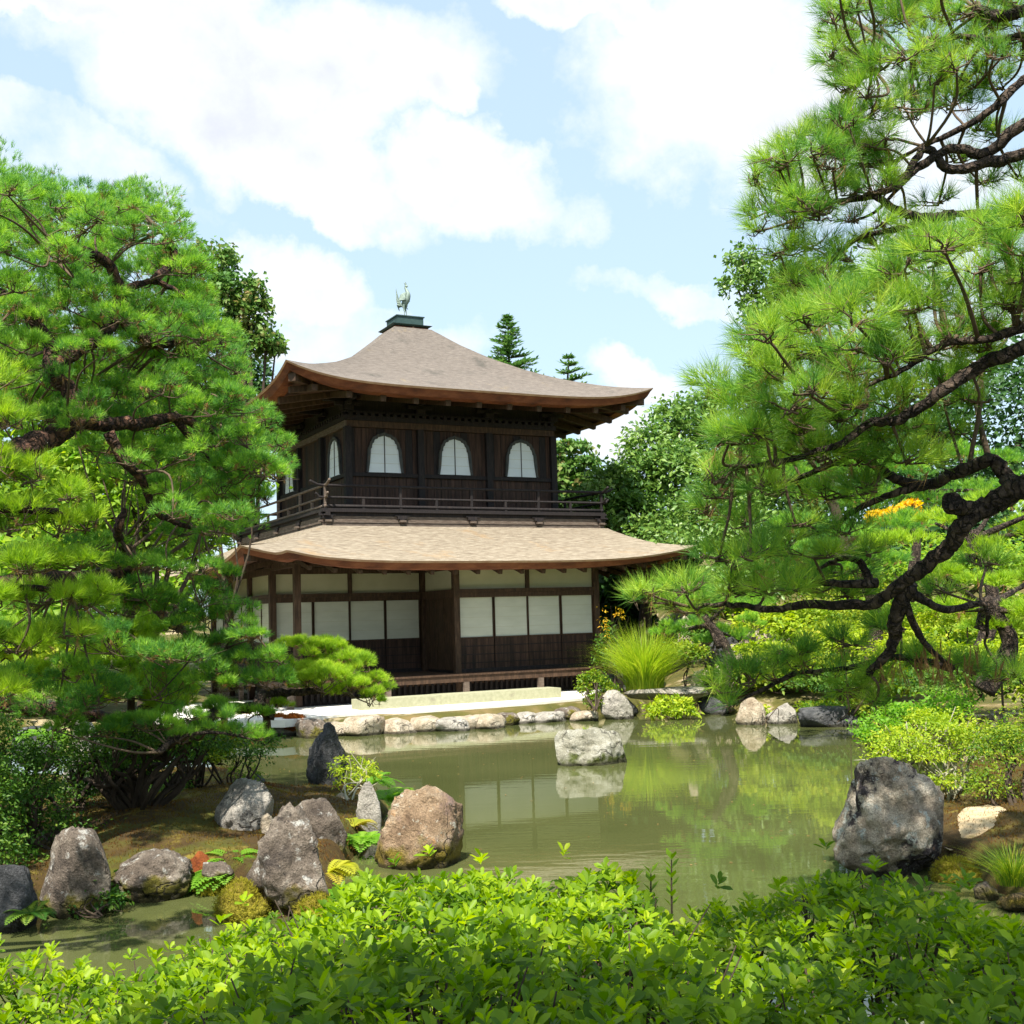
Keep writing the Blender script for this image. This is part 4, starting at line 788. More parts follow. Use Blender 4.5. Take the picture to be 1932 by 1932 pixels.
# granite step and the slab bridge
def on_uv(u, v): return np.array((2.073 + math.sin(HEAD) * u - math.cos(HEAD) * v, 30.2556 + math.cos(HEAD) * u + math.sin(HEAD) * v))
st = empty('granite_step', (*on_uv(-4.6, -1.98), .30), math.pi / 2 - HEAD); tag(st, 'long pale granite step lying on the white gravel before the veranda', 'stone step')
for k, (a, b) in enumerate(((-2.55, -.70), (-.695, 2.33))): MB().box(a, b, -.06, .52, 0.03, .262 + .004 * k).build('granite_block', MT['granite'], st)
br = on(1255, 1312, .45); o = link('stone_slab_bridge', rock_mesh(1.95, .9, .30, 305, taper=.97, cuts=3, flat=.5, rough=.035, sub=4, sink=0, name='stone_slab_bridge'), MT['slab']); o.location = (br[0] + .12, br[1] + .3, .30); tag(o, 'weathered stone slab bridge at the right of the far shore', 'bridge')
for sx, lb in ((-1.0, 'dark abutment stone under the left end of the slab bridge'), (1.0, 'dark abutment stone under the right end of the slab bridge')):
    o = link('rock', rock_mesh(.7, .8, .42, 310 + int(sx), taper=.9, cuts=6, sub=3), MT['rock_dark']); o.location = (br[0] + .12 + sx, br[1] + .45, 0); tag(o, lb, 'rock')
cn = on(1251, 1296, .60); CA = empty('stone_cairn', (cn[0], cn[1] + .2, .585)); tag(CA, 'little stack of two pebbles on the slab bridge', 'cairn')
for r_, z_ in ((.10, .0), (.055, .11)):
    o = link('pebble', rock_mesh(r_ * 2, r_ * 1.7, r_ * 1.3, int(r_ * 1000), taper=.9, cuts=4, sub=3, sink=.05, name='pebble'), MT['rock_cream'], CA); o.location = (0, 0, z_)

# ------------------------------------------------------------------ small plants on the island and the shores
def G(px, py, z): return tuple(on(px, py, z))
fern('bright green fern behind the tan boulder', G(735, 1512, .2), 12, .62)
fern('green fern spilling left of the bright one beside the small azalea', G(700, 1480, .15), 10, .60)
fern('deep green fern in the gap between square topped rock and tan boulder', G(690, 1592, .1), 14, .52)
fern('yellowing fern above the deep green one', G(668, 1560, .2), 7, .36, 'fern_yel')
fern('lime fern on the water edge left of the pointed rock', G(425, 1655, .1), 14, .50, fan=(2.2, 5.0))
fern('lime fern just above, nearer the pointed rock', G(440, 1625, .2), 9, .46)
fern('yellow green fern at the right foot of the pointed rock', G(628, 1690, .1), 16, .50, fan=(-1.7, 1.3))
fern('golden fern above the one at the right foot of the pointed rock', G(622, 1650, .2), 9, .48, 'fern_yel', fan=(-1.2, 1.3))
fern('pale fern in the dark under the left pine', tuple(at(85, 1392, 15)), 9, .7)
fern('dark fern hanging at the far left water edge', G(60, 1728, .12), 9, .34, 'azalea_dark')
shrub('small_azalea', 'small yellow tinged azalea leaning on the tall dark stone', G(655, 1515, .2), [px_blob(665, 1448, 14.6, 36, 22), px_blob(690, 1460, 14.4, 24, 18), px_blob(655, 1480, 14.4, 20, 16)], 'azalea_yel', 900, 16, .05, .02, 'bark_pale', .012)
shrub('sapling', 'little green sapling behind the pale topped slab rock', G(458, 1500, .2), [px_blob(458, 1463, 15, 30, 22)], 'azalea', 380, 12, .05, .018, r0=.01)
shrub('creeper', 'dark leafy creeper on the blocky dark grey rock', G(180, 1715, .1), [px_blob(170, 1672, 9.6, 36, 24), px_blob(205, 1700, 9.5, 30, 16), px_blob(135, 1712, 9.5, 40, 12)], 'azalea_dark', 900, 22, .05, .022, r0=.008, cat='plant')
shrub('creeper', 'small leaved creeper under the foot of the pointed rock', G(540, 1735, .05), [px_blob(520, 1730, 9.35, 55, 16), px_blob(600, 1725, 9.4, 28, 14)], 'azalea', 1500, 34, .028, .018, r0=.006, cat='plant')
cushion('bright yellow moss mound left of the pointed rock foot', 404, 505, 1672, 1742, 'moss_yel', .0)
cushion('orange brown moss at the right foot of the pointed rock', 560, 622, 1690, 1738, 'moss_yel', .0)
cushion('golden moss mound left of the dark stones at the left water edge', 375, 420, 1655, 1690, 'moss_yel', .0)
shrub('shore_azalea', 'rounded yellow green azalea on the far shore beside the leaning rock', G(1120, 1335, .3), [px_blob(1120, 1285, 25.6, 26, 18), px_blob(1100, 1300, 25.5, 14, 14), px_blob(1145, 1300, 25.6, 22, 12), px_blob(1122, 1325, 25.4, 20, 18)], 'azalea', 1800, 30, .07, .035, r0=.02)
shrub('shore_plant', 'yellow leaved plant hanging below the slab bridge', G(1268, 1350, .1), [px_blob(1262, 1330, 24.9, 40, 13), px_blob(1240, 1345, 24.8, 18, 10), px_blob(1290, 1345, 24.8, 28, 12)], 'azalea_yel', 900, 26, .12, .05, r0=.01, cat='plant')
shrub('shore_plant', 'green plants overhanging the water in front of the dark shore rock', G(1570, 1362, .1), [px_blob(1555, 1338, 23.3, 46, 14), px_blob(1610, 1345, 23, 40, 16), px_blob(1640, 1330, 22.6, 40, 20)], 'azalea', 1500, 26, .11, .05, r0=.01, cat='plant')
shrub('shore_plant', 'small yellow plant between the pale block and the mottled rock', G(1440, 1364, .1), [px_blob(1442, 1345, 23.6, 16, 12)], 'azalea_yel', 220, 10, .10, .045, r0=.01, cat='plant')
tuft_grass('tall_grass_clump', 'tall arching bright green grass clump right of the pavilion', tuple(at(1218, 1304, 26.0)), 1900, 1.55, 1.5, w=.011, arch=1.25)
shrub('flowering_weed', 'thin orange plumed weeds at the right corner of the pavilion', tuple(at(1146, 1280, 27.5)), [px_blob(1140, 1180, 27.5, 10, 45), px_blob(1165, 1160, 27.6, 14, 12)], 'maple_gold', 110, 10, .08, .022, r0=.006, cat='weed')
tuft_grass('grass_tuft', 'dark green grass tuft at the right edge of the water', G(1912, 1668, .2), 520, .30, .42, 'azalea', w=.004)
tuft_grass('grass_tuft', 'small grass tuft in the left corner of the middle pond rock', tuple(at(1105, 1384, 18.2)), 60, .14, .12, 'grass', w=.006)
# loose moss fibres that give the island its nap
def nap(name, poly, hf, n, mat, lab, L=.03):
    pl = np.array(poly); x0, y0 = pl.min(0); x1, y1 = pl.max(0); x0 = max(x0, -7.5); x1 = min(x1, 6.5)
    X = RNG.uniform(x0, x1, n); Y = RNG.uniform(y0, y1, n); sd = poly_sd(X, Y, poly); k = sd > .05; X = X[k]; Y = Y[k]; t = np.clip((sd[k] + .12) / .5, 0, 1); t = t * t * (3 - 2 * t)
    Z = -.4 + (hf(X, Y) + .4) * t; m = len(X); tn = np.clip(.5 + .55 * vnoise(X, Y, 1.3, 8) + RNG.uniform(-.2, .2, m), 0, 1)
    k2 = Z > .02
    o = foliage(name, needles(np.stack([X, Y, Z], 1)[k2], unit(rdir(m) * .5 + np.array((0, 0, 1)))[k2], 3, L, .006, .7, tn[k2], 0), mat); tag(o, lab, kind='stuff')
nap('moss', ISL, h_isl, 26000, 'moss_blade', 'red and golden moss covering the island')
# stones and shrubs of the right bank
shrub('azalea_bush', 'yellow green azalea with pale crooked stems behind the big boulder', G(1795, 1512, .2), [px_blob(1700, 1400, 12.2, 66, 28), px_blob(1770, 1372, 12.4, 70, 30), px_blob(1665, 1430, 12, 32, 20), px_blob(1830, 1400, 12.3, 50, 30), px_blob(1745, 1425, 12.0, 50, 14), px_blob(1770, 1475, 11.9, 40, 16)], 'azalea_yel', 5200, 46, .045, .019, 'bark_pale', .020, per=4)
shrub('azalea_bush', 'taller golden green azalea at the right edge', G(1925, 1545, .25), [px_blob(1890, 1420, 11.4, 70, 50), px_blob(1960, 1390, 11.6, 80, 60), px_blob(1860, 1480, 11.2, 45, 30), px_blob(2040, 1450, 11.3, 90, 80)], 'azalea', 7000, 50, .042, .018, 'bark_stem', .020, per=3)
shrub('leafy_shrub', 'dark glossy leaved shrub behind the yellow azalea', (4.6, 14.4, .3), [px_blob(1660, 1372, 14.2, 46, 22), px_blob(1720, 1350, 14.4, 60, 22), px_blob(1790, 1330, 14.6, 50, 26), px_blob(1640, 1392, 14, 20, 14)], 'fern', 2600, 40, .06, .032, r0=.015)
nap('moss', RB, h_rb, 16000, 'moss_blade', 'brown and green moss on the right bank by the big boulder')
cushion('yellow moss patch at the right foot of the big boulder', 1765, 1850, 1632, 1668, 'moss_yel', .0)

n = 240; X = RNG.uniform(-5, 5, n); Y = RNG.uniform(9.5, 24, n); k = (poly_sd(X, Y, FAR_POLY) < -.3) & (poly_sd(X, Y, ISL) < -.3); X = X[k]; Y = Y[k]; n = len(X)
o = foliage('floating_leaves', leaves(np.stack([X, Y, np.full(n, .006)], 1), rdir(n) * (1, 1, .03), np.tile((0, 0, 1.0), (n, 1)), .045 * RNG.uniform(.5, 1.2, n), .022, .02), 'needle_dead'); tag(o, 'scattered fallen leaves floating on the pond', kind='stuff')
# ------------------------------------------------------------------ trees
def inside(poly, x, y):
    c = False; j = len(poly) - 1
    for i in range(len(poly)):
        if ((poly[i][1] > y) != (poly[j][1] > y)) and x < (poly[j][0] - poly[i][0]) * (y - poly[i][1]) / (poly[j][1] - poly[i][1] + 1e-9) + poly[i][0]: c = not c
        j = i
    return c
def pads_in(poly, space, Yf, rx, ry, layers=1, jit=.8):
    out = []; X = [p[0] for p in poly]; Yy = [p[1] for p in poly]
    for l in range(layers):
        tries = 0; pts = []
        while tries < 1500:
            x, y = RNG.uniform(min(X), max(X)), RNG.uniform(min(Yy), max(Yy)); tries += 1
            if not inside(poly, x, y) or any((x - a) ** 2 + ((y - b) * 1.25) ** 2 < space ** 2 for a, b in pts): continue
            pts.append((x, y)); s = RNG.uniform(.8, 1.25)
            out.append((x, y, Yf(x, y) + l * 1.0 + RNG.uniform(-jit, jit), rx * s, ry * s * RNG.uniform(.8, 1.2)))
    return out
def pine(label, pads, limbs, mat='needle_l', bark='bark_red', tl=.075, tw=.0030, dens=1.0, nn=26, spread=.85, trunk=None, twigs=True, name='pine_tree', group=None, upb=.65, zmin=-.35, drop=0.0):
    """pads: (px, py, depth, rx, ry) lumps of needle tufts; limbs: [(points with depth, r0, r1)]"""
    b0 = np.array(trunk[0][0]) if trunk else at(*limbs[0][0][0]); base = np.array((b0[0], b0[1], b0[2])); root = empty(name, base); tag(root, label, 'tree', group)
    P = []; D = []; T = []; TW = MB(); lp = []
    tc_ = catmull(np.array(trunk[0]) - base, 9) if trunk else None
    for pts, r0, r1 in limbs:
        W = np.array([at(*p) for p in pts]) - base
        if trunk and (pts[0][0] > 1975 or pts[0][0] < -50):          # beyond the frame every bough runs on to its trunk
            dd_ = np.abs(tc_[:, 2] - (W[0, 2] - .15)); q_ = tc_[np.argmin(dd_ + .15 * np.linalg.norm(tc_ - W[0], axis=1))]
            if np.linalg.norm(q_ - W[0]) > .12: W = np.vstack([q_, q_ * .45 + W[0] * .55 + np.array((0, 0, -.04)), W])
        c = catmull(W, 7); n = len(c)
        c[1:-1] += RNG.normal(size=(n - 2, 3)) * r0 * .07
        mb = MB(); mb.tube(c, np.linspace(r0, r1, n) * (1 + .04 * np.sin(np.arange(n) * 1.1)), 12, .10); mb.build('limb', MT[bark], root, True); lp.append(c)
    if trunk:
        pts, r0, r1 = trunk; W = np.array(pts) - base; c = catmull(W, 9); n = len(c); mb = MB(); mb.tube(c, np.linspace(r0, r1, n) * (1 + .04 * np.sin(np.arange(n) * 1.2)), 14, .07); mb.build('trunk', MT[bark], root, True); lp.append(c)
    LP = np.vstack(lp) if lp else np.zeros((1, 3))
    for px, py, Y, rx, ry in pads:
        c, r = px_blob(px, py, Y, rx, ry); c = c - base; area = (r[0] * r[1] + r[0] * r[2] * .8) * 3.6; n = int(max(14, dens * area / (tl * .62) ** 2))
        sub = max(5, int(area / (.40 * .30))); sd = rdir(sub, zmin); sc = sd * RNG.uniform(.5, .88, (sub, 1)); k = RNG.integers(0, sub, n)
        d = rdir(n, zmin - .1); q = sc[k] * .85 + d * RNG.uniform(.20, .42, (sub, 1))[k] * RNG.uniform(.6, 1, (n, 1)); p = c + q * r
        P.append(p); D.append(unit(d * .8 + sd[k] * .5 + np.array((0, 0, upb)))); T.append(np.clip(.12 + .55 * RNG.uniform(0, 1, sub)[k] + RNG.uniform(-.15, .35, n), 0, 1))
        near = LP[np.argmin(((LP - c) ** 2).sum(1))]; bot = c - np.array((0, 0, r[2] * .35)); dist = np.linalg.norm(bot - near)
        if twigs:
            if .15 < dist < 1.5:
                cc = catmull([near, near * .55 + bot * .45 + RNG.normal(size=3) * dist * .10, bot], 5); TW.tube(cc, np.linspace(.006 + .009 * dist, .006, len(cc)), 6, .15)
            for j in range(min(sub, 9)):
                e = c + sc[j] * r * .95; m = (bot + e) / 2 + RNG.normal(size=3) * r * .12 - np.array((0, 0, r[2] * .1)); cc = catmull([bot + RNG.normal(size=3) * r * .1, m, e], 4); TW.tube(cc, np.linspace(.006, .002, len(cc)), 4)
                for _ in range(2):
                    e2 = e + RNG.normal(size=3) * r * .22; TW.tube([m, (m + e2) / 2 + RNG.normal(size=3) * .02, e2], [.0035, .003, .0015], 3)
    P = np.vstack(P); D = np.vstack(D); T = np.concatenate(T)
    foliage('needles', needles(P, D, nn, tl, tw, spread, T), mat, root)
    kd = RNG.uniform(size=len(P)) < .045
    foliage('dead_needles', needles(P[kd] - D[kd] * tl * .8, -D[kd] * .3 + rdir(int(kd.sum())) * .6, 10, tl * .9, tw, .9), 'needle_dead', root)
    if twigs and TW.n: o = TW.build('twigs', MT['twig'], root, True); o['kind'] = 'stuff'
    return root
YL = lambda x, y: 9.6 + max(0, x) / 560 * 2.0
# --- the great red pine on the left
crown = [(-90, 355), (0, 350), (60, 368), (130, 380), (230, 385), (300, 412), (345, 470), (365, 550), (392, 620), (425, 690), (455, 760), (495, 820), (492, 890), (482, 945), (410, 1000), (330, 1000), (200, 860), (60, 800), (-90, 800)]
pads = pads_in(crown, 50, YL, 60, 38, 1) + pads_in(crown, 54, lambda x, y: YL(x, y) + 1.2, 66, 46, 1) + pads_in(crown, 110, lambda x, y: YL(x, y) - .9, 56, 32, 1, .3) + pads_in(crown, 84, lambda x, y: YL(x, y) + 2.3, 92, 74, 1, .3)
pads += [(-180, 420, 9.6, 90, 44), (-270, 500, 9.6, 90, 50), (-180, 560, 9.5, 90, 44), (-300, 640, 9.6, 90, 50), (0, 352, 9.6, 60, 30), (110, 385, 9.8, 60, 26), (225, 388, 10.2, 54, 24), (325, 425, 10.6, 44, 24), (368, 490, 11, 36, 28), (385, 565, 11, 40, 30), (415, 640, 11.2, 44, 28), (448, 695, 11.3, 40, 26), (490, 790, 11.4, 50, 26), (525, 832, 11.5, 34, 26), (518, 895, 11.5, 36, 30), (505, 940, 11.5, 40, 28), (430, 1000, 11.5, 40, 30), (390, 1030, 11.3, 44, 26), (340, 1000, 11.2, 50, 30)]
limbs = [([(-120, 980, 9.0), (30, 858, 9.3), (95, 826, 9.6), (150, 792, 9.8), (190, 800, 10.0), (260, 800, 10.3), (330, 788, 10.6), (420, 820, 10.9)], .135, .035),
         ([(148, 792, 9.8), (140, 750, 9.9), (100, 700, 9.9), (92, 650, 9.9), (60, 600, 9.8), (20, 560, 9.8), (-40, 540, 9.8)], .085, .035),
         ([(100, 690, 9.9), (180, 640, 10.1), (222, 600, 10.3), (228, 555, 10.4), (290, 530, 10.6), (350, 560, 10.8)], .065, .02),
         ([(225, 590, 10.3), (262, 632, 10.4), (300, 650, 10.6), (345, 640, 10.8)], .07, .03), ([(230, 560, 10.4), (205, 500, 10.2), (150, 470, 10.0), (95, 480, 9.8)], .06, .02), ([(290, 530, 10.6), (330, 480, 10.8), (300, 430, 10.7)], .045, .015),
         ([(205, 815, 10.0), (232, 868, 10.1), (268, 905, 10.3), (290, 960, 10.5), (330, 985, 10.7), (380, 1000, 10.9)], .05, .02), ([(330, 790, 10.6), (395, 870, 10.9), (440, 895, 11.1), (500, 900, 11.3)], .035, .012),
         ([(-60, 1120, 9.2), (75, 1092, 9.8), (150, 1092, 11.0), (230, 1080, 12.2), (262, 1090, 12.3), (285, 1118, 12.2), (305, 1160, 12.0), (345, 1190, 11.8), (420, 1230, 11.6)], .095, .035), ([(262, 1085, 12.3), (232, 1030, 11.6), (222, 1000, 10.4), (235, 960, 10.4)], .06, .03)]
trunk = ([(-5.3, 9.6, .1), (-5.2, 9.5, 1.3), (-4.9, 9.3, 2.6), (-4.6, 9.1, 3.7), (-4.4, 9.2, 4.6)], .26, .15)
mid = [(180, 1060), (300, 1050), (370, 1060), (430, 1090), (440, 1150), (520, 1210), (545, 1270), (500, 1310), (420, 1320), (380, 1290), (330, 1180), (230, 1150)]
pads2 = pads_in([(-90, 1040), (250, 1030), (330, 1120), (330, 1330), (-90, 1340)], 80, lambda x, y: 10.8, 84, 46, 1, .5) + pads_in(mid, 46, lambda x, y: 10.6 + max(0, x - 200) / 400, 56, 30, 1, .4) + [(470, 1215, 11.4, 60, 30), (420, 1270, 11.2, 60, 30), (510, 1265, 11.6, 46, 28)]
pine('great red barked pine whose crown fills the left of the view', pads + pads2, limbs, 'needle_l', 'bark_red', .068, .0048, .80, 9, 1.2, trunk)
# --- low branching pine reaching to the granite step (sunlit tip)
tip = [(570, 1226, 12.6, 60, 34), (625, 1232, 12.7, 50, 34), (670, 1248, 12.5, 50, 34), (610, 1290, 12.2, 70, 44), (540, 1270, 12.3, 60, 46), (660, 1300, 12.3, 60, 36), (700, 1320, 12.5, 36, 26), (590, 1232, 12.6, 54, 26), (650, 1240, 12.7, 50, 26), (690, 1285, 12.7, 52, 28), (640, 1300, 12.5, 60, 28), (580, 1290, 12.4, 46, 26), (715, 1300, 12.8, 34, 22), (600, 1255, 12.6, 60, 24), (520, 1330, 12.3, 40, 12), (665, 1265, 12.4, 46, 20)]
pine('low spreading pine with a bright green tip before the granite step', tip, [([(330, 1392, 11.0), (420, 1340, 11.8), (478, 1334, 12.0), (500, 1308, 12.2), (560, 1306, 12.4), (640, 1302, 12.5)], .065, .03), ([(485, 1328, 12.0), (505, 1345, 12.1), (515, 1350, 12.1)], .06, .05), ([(495, 1312, 12.2), (480, 1285, 12.2), (440, 1270, 12.1)], .035, .015)], 'needle_far', 'bark_dark', .056, .0034, .95, 16, 1.1,
     trunk=([at(285, 1470, 13.6), at(300, 1425, 12.6), at(330, 1392, 11.0)], .06, .05), upb=.8)
low = [(250, 1362, 11.2, 66, 22), (180, 1380, 11.0, 60, 22), (330, 1345, 11.6, 60, 22), (420, 1335, 11.8, 60, 18), (480, 1345, 11.9, 44, 14), (110, 1372, 10.8, 60, 24), (300, 1370, 10.9, 50, 24), (340, 1395, 10.9, 50, 20), (395, 1372, 11.2, 46, 16), (455, 1382, 11.3, 46, 16), (492, 1392, 11.4, 34, 14), (420, 1350, 11.1, 40, 14), (350, 1352, 11.0, 40, 16)]
pine('dark feathery pine spray low over the water left of the tall stone', low, [([(300, 1420, 10.8), (340, 1390, 10.9), (410, 1382, 11.1), (480, 1396, 11.3)], .03, .008)], 'needle_l', 'bark_dark', .07, .003, .9, 20, .9, name='pine_spray')
# --- near pine pads on the far left, big bright needle fans
nearp = [(-170, 620, 7.1, 100, 50), (-240, 740, 7.0, 100, 54), (-160, 820, 7.0, 90, 50), (-260, 900, 7.1, 100, 50), (-20, 720, 7.0, 74, 46), (10, 790, 7.0, 62, 50), (-30, 880, 7.0, 80, 60), (60, 900, 7.2, 80, 40), (120, 930, 7.3, 60, 34), (30, 980, 7.2, 90, 46), (110, 1000, 7.4, 64, 40), (165, 990, 7.5, 42, 34), (40, 1070, 7.3, 100, 44), (140, 1060, 7.5, 60, 34), (-30, 1140, 7.2, 90, 50), (90, 1125, 7.6, 90, 34), (190, 1118, 7.8, 50, 26), (150, 1140, 7.8, 60, 30),
         (30, 1220, 7.5, 90, 40), (120, 1190, 7.6, 70, 30), (-20, 1300, 7.4, 80, 44)]
pine('near pine at the left edge with bright fans of needles', nearp, [([(-200, 1010, 7.0), (-60, 960, 7.1), (40, 960, 7.2), (110, 965, 7.3)], .06, .02), ([(-200, 1150, 7.1), (-60, 1120, 7.2), (60, 1110, 7.5), (170, 1128, 7.7)], .05, .015), ([(-200, 830, 7.0), (-80, 820, 7.0), (0, 800, 7.0)], .05, .02)], 'needle_far', 'bark_red', .084, .0033, 1.1, 20, .95,
     trunk=([(-5.0, 6.9, -.2), (-4.9, 6.9, 1.6), (-4.8, 7.0, 3.2), (-4.5, 7.0, 4.4)], .17, .09))
lower = [(60, 1200, 12.2, 70, 40), (140, 1215, 12.2, 60, 40), (260, 1190, 12.5, 60, 30), (320, 1240, 12.4, 60, 40), (240, 1300, 12.1, 80, 44), (330, 1320, 12.3, 60, 34), (150, 1330, 12.0, 80, 34), (60, 1300, 12.0, 80, 44), (220, 1205, 12.2, 70, 30), (290, 1230, 12.3, 62, 30), (200, 1250, 12.1, 90, 34), (330, 1280, 12.4, 56, 30), (270, 1290, 12.3, 80, 34), (360, 1310, 12.5, 36, 22), (170, 1300, 12.1, 80, 28), (100, 1270, 12.0, 70, 30), (300, 1325, 12.4, 60, 20)]
pine('sunlit low pine bough held by a prop above the dark shrub', lower, [([(-170, 1290, 12.1), (30, 1336, 12.6), (100, 1338, 12.8), (180, 1352, 12.9), (250, 1350, 12.9), (300, 1330, 12.8)], .095, .055), ([(30, 1330, 12.6), (0, 1290, 12.4), (60, 1270, 12.2)], .06, .03), ([(250, 1350, 12.9), (300, 1310, 12.6), (340, 1300, 12.5)], .045, .018)], 'needle_far', 'bark_red', .115, .0050, 1.15, 20, .95,
     trunk=([(-7.7, 12.3, .0), (-7.3, 12.2, .8), tuple(at(-170, 1290, 12.1))], .2, .11))
# timber props under the boughs
def prop(label, px, py0, py1, Y, w=.055):
    a, b = at(px, py0, Y), at(px + 2, py1, Y); o = MB().tube([b - np.array((0, 0, .15)), a], w, 10).build('timber_prop', MT['brown_wood'], None, True); tag(o, label, 'prop', 'props under pine boughs')
prop('round timber prop under the sunlit low bough', 232, 1345, 1520, 12.9, .05); prop('timber prop under the middle bough of the great pine', 246, 1088, 1480, 12.35, .04); prop('thin timber prop under the fork of the low spreading pine', 502, 1318, 1352, 12.2, .04)
# --- the long needled pine on the right: upper boughs (farther) and the near drooping bough
up_poly = [(1570, -60), (2060, -60), (2060, 360), (1900, 350), (1760, 400), (1650, 470), (1560, 520), (1420, 570), (1430, 500), (1420, 420), (1440, 330), (1470, 270), (1540, 220), (1600, 170), (1565, 90)]
upA = [(1575, -50), (2010, -50), (2010, 40), (1880, 140), (1780, 200), (1640, 190), (1590, 90)]; upB = [(1485, 270), (1590, 225), (1690, 255), (1700, 330), (1640, 365), (1560, 380), (1490, 410), (1455, 370)]; upC = [(1435, 430), (1500, 395), (1620, 400), (1720, 430), (1600, 510), (1460, 550)]
pu = pads_in(upA, 52, lambda x, y: 7.0, 50, 34, 1, .5) + pads_in(upA, 70, lambda x, y: 8.0, 56, 40, 1, .3) + pads_in(upB, 46, lambda x, y: 7.0, 52, 34, 1, .4) + pads_in(upB, 60, lambda x, y: 7.8, 56, 34, 1, .3) + pads_in(upC, 50, lambda x, y: 7.2, 50, 26, 1, .4) + [(1880, 250, 7.6, 50, 20), (1800, 300, 7.6, 46, 18), (1930, 420, 7.2, 60, 24), (1640, 215, 7.1, 60, 26), (1710, 200, 7.1, 56, 28), (1590, 215, 7.1, 46, 24), (1780, 130, 7.2, 60, 34), (1740, 440, 7.2, 60, 22), (1850, 430, 7.4, 56, 20), (1575, 30, 7, 36, 40), (1570, 100, 7, 34, 30), (1600, 165, 7, 44, 26), (1430, 340, 7.1, 30, 30), (1425, 400, 7.1, 32, 30), (1560, 530, 7.3, 60, 34), (1480, 560, 7.4, 50, 30), (1592, 150, 7, 30, 26), (1470, 310, 7, 34, 30), (1446, 390, 7, 34, 32), (1500, 262, 7, 34, 24), (1800, 170, 8, 44, 20), (1890, 160, 7.6, 50, 22), (1850, 340, 8.2, 50, 20), (1770, 380, 8, 46, 18), (1920, 330, 7.8, 50, 24), (1720, 215, 7.6, 44, 26), (1840, 240, 8.2, 40, 16), (2060, -140, 7, 90, 50), (2180, -40, 7, 90, 50), (2200, 120, 7.2, 90, 46), (2180, 290, 7.2, 90, 44), (2300, -140, 7, 100, 60), (2150, -220, 7, 120, 60)]
lu = [([(2100, 180, 6.8), (1932, 235, 6.9), (1860, 290, 7.0), (1800, 280, 7.0), (1740, 310, 7.0), (1690, 345, 7.1)], .062, .02), ([(2100, 240, 6.8), (1932, 290, 6.9), (1850, 390 - 80, 7.0), (1790, 320, 7.0), (1745, 280, 7.0), (1700, 345, 7.0), (1640, 370, 7.0), (1560, 380, 7.1)], .06, .014),
      ([(2080, 60, 6.9), (1932, 150, 7.0), (1880, 200, 7.0), (1800, 250, 7.1), (1740, 275, 7.1)], .05, .014), ([(1800, 405, 7.0), (1745, 412, 7.0), (1690, 395, 7.0), (1650, 372, 7.0), (1580, 380, 7.1), (1510, 385, 7.2)], .045, .010), ([(1990, 380, 6.9), (1900, 400, 6.9), (1800, 405, 7.0), (1700, 430, 7.0), (1620, 450, 7.1), (1560, 500, 7.2), (1500, 540, 7.3)], .042, .008),
      ([(2100, 40, 6.9), (1960, 60, 7.0), (1880, 75, 7.0), (1800, 70, 7.0), (1720, 95, 7.1), (1640, 120, 7.1)], .04, .01), ([(2100, -40, 7), (1980, 0, 7.0), (1900, 30, 7), (1850, 20, 7.1)], .06, .03), ([(1740, 310, 7.0), (1700, 350, 7.0), (1650, 400, 7.1), (1600, 420, 7.1)], .02, .006)]
pu = [(a, b, min(c, 7.5) - .55, d, e) for a, b, c, d, e in pu]; lu = [([(a, b, c - .55) for a, b, c in pts], r0 * .72, r1) for pts, r0, r1 in lu]
trunk_r = ([(4.0, 6.2, .3), (4.05, 6.5, 1.7), (3.8, 6.7, 3.2), (3.75, 6.4, 4.6), (3.65, 6.4, 6.2), (3.5, 6.45, 7.4)], .24, .10)
pine('dark limbed pine whose boughs hang into the sky at the upper right', pu, lu, 'needle_r', 'bark_dark', .115, .0030, 1.15, 20, 1.0, trunk_r, upb=.45, zmin=-.5)
nr_poly = [(2060, 400), (2060, 1060), (1900, 1000), (1800, 1010), (1700, 1130), (1560, 1130), (1300, 1120), (1190, 1110), (1230, 1070), (1340, 1010), (1320, 900), (1350, 800), (1390, 720), (1400, 660), (1480, 600), (1560, 560), (1680, 490), (1800, 430), (1932, 390)]
hi_poly = [(2060, 395), (2060, 580), (1900, 610), (1800, 720), (1640, 800), (1500, 860), (1380, 850), (1360, 780), (1395, 700), (1430, 640), (1500, 590), (1600, 540), (1700, 480), (1800, 430), (1932, 390)]
pn = pads_in(hi_poly, 56, lambda x, y: 5.0 + (y - 600) / 900, 74, 36, 1, .35) + pads_in(hi_poly, 90, lambda x, y: 5.8, 84, 48, 1, .3) + [(1930, 420, 5.3, 70, 30), (1850, 450, 5.2, 70, 34), (1760, 490, 5.2, 70, 34), (1660, 540, 5.2, 70, 34), (1560, 590, 5.2, 70, 34), (1460, 650, 5.3, 60, 34)]
ml_poly = [(1400, 860), (1640, 830), (1800, 740), (1860, 760), (1700, 900), (1640, 960), (1660, 1080), (1480, 1130), (1330, 1120), (1260, 1115), (1300, 1090), (1380, 1030), (1350, 940), (1350, 860)]
pn += pads_in(ml_poly, 60, lambda x, y: 5.6 + (y - 900) / 700, 62, 26, 1, .4) + [(1350, 900, 5.4, 50, 36), (1340, 960, 5.6, 44, 30), (1225, 1112, 6.2, 46, 24), (1215, 1130, 6.3, 36, 20), (1285, 1108, 6.2, 50, 26), (1380, 1110, 6.2, 60, 28), (1450, 1090, 6.2, 60, 30), (1380, 1065, 6.1, 40, 22), (1280, 1145, 6.3, 60, 20)]
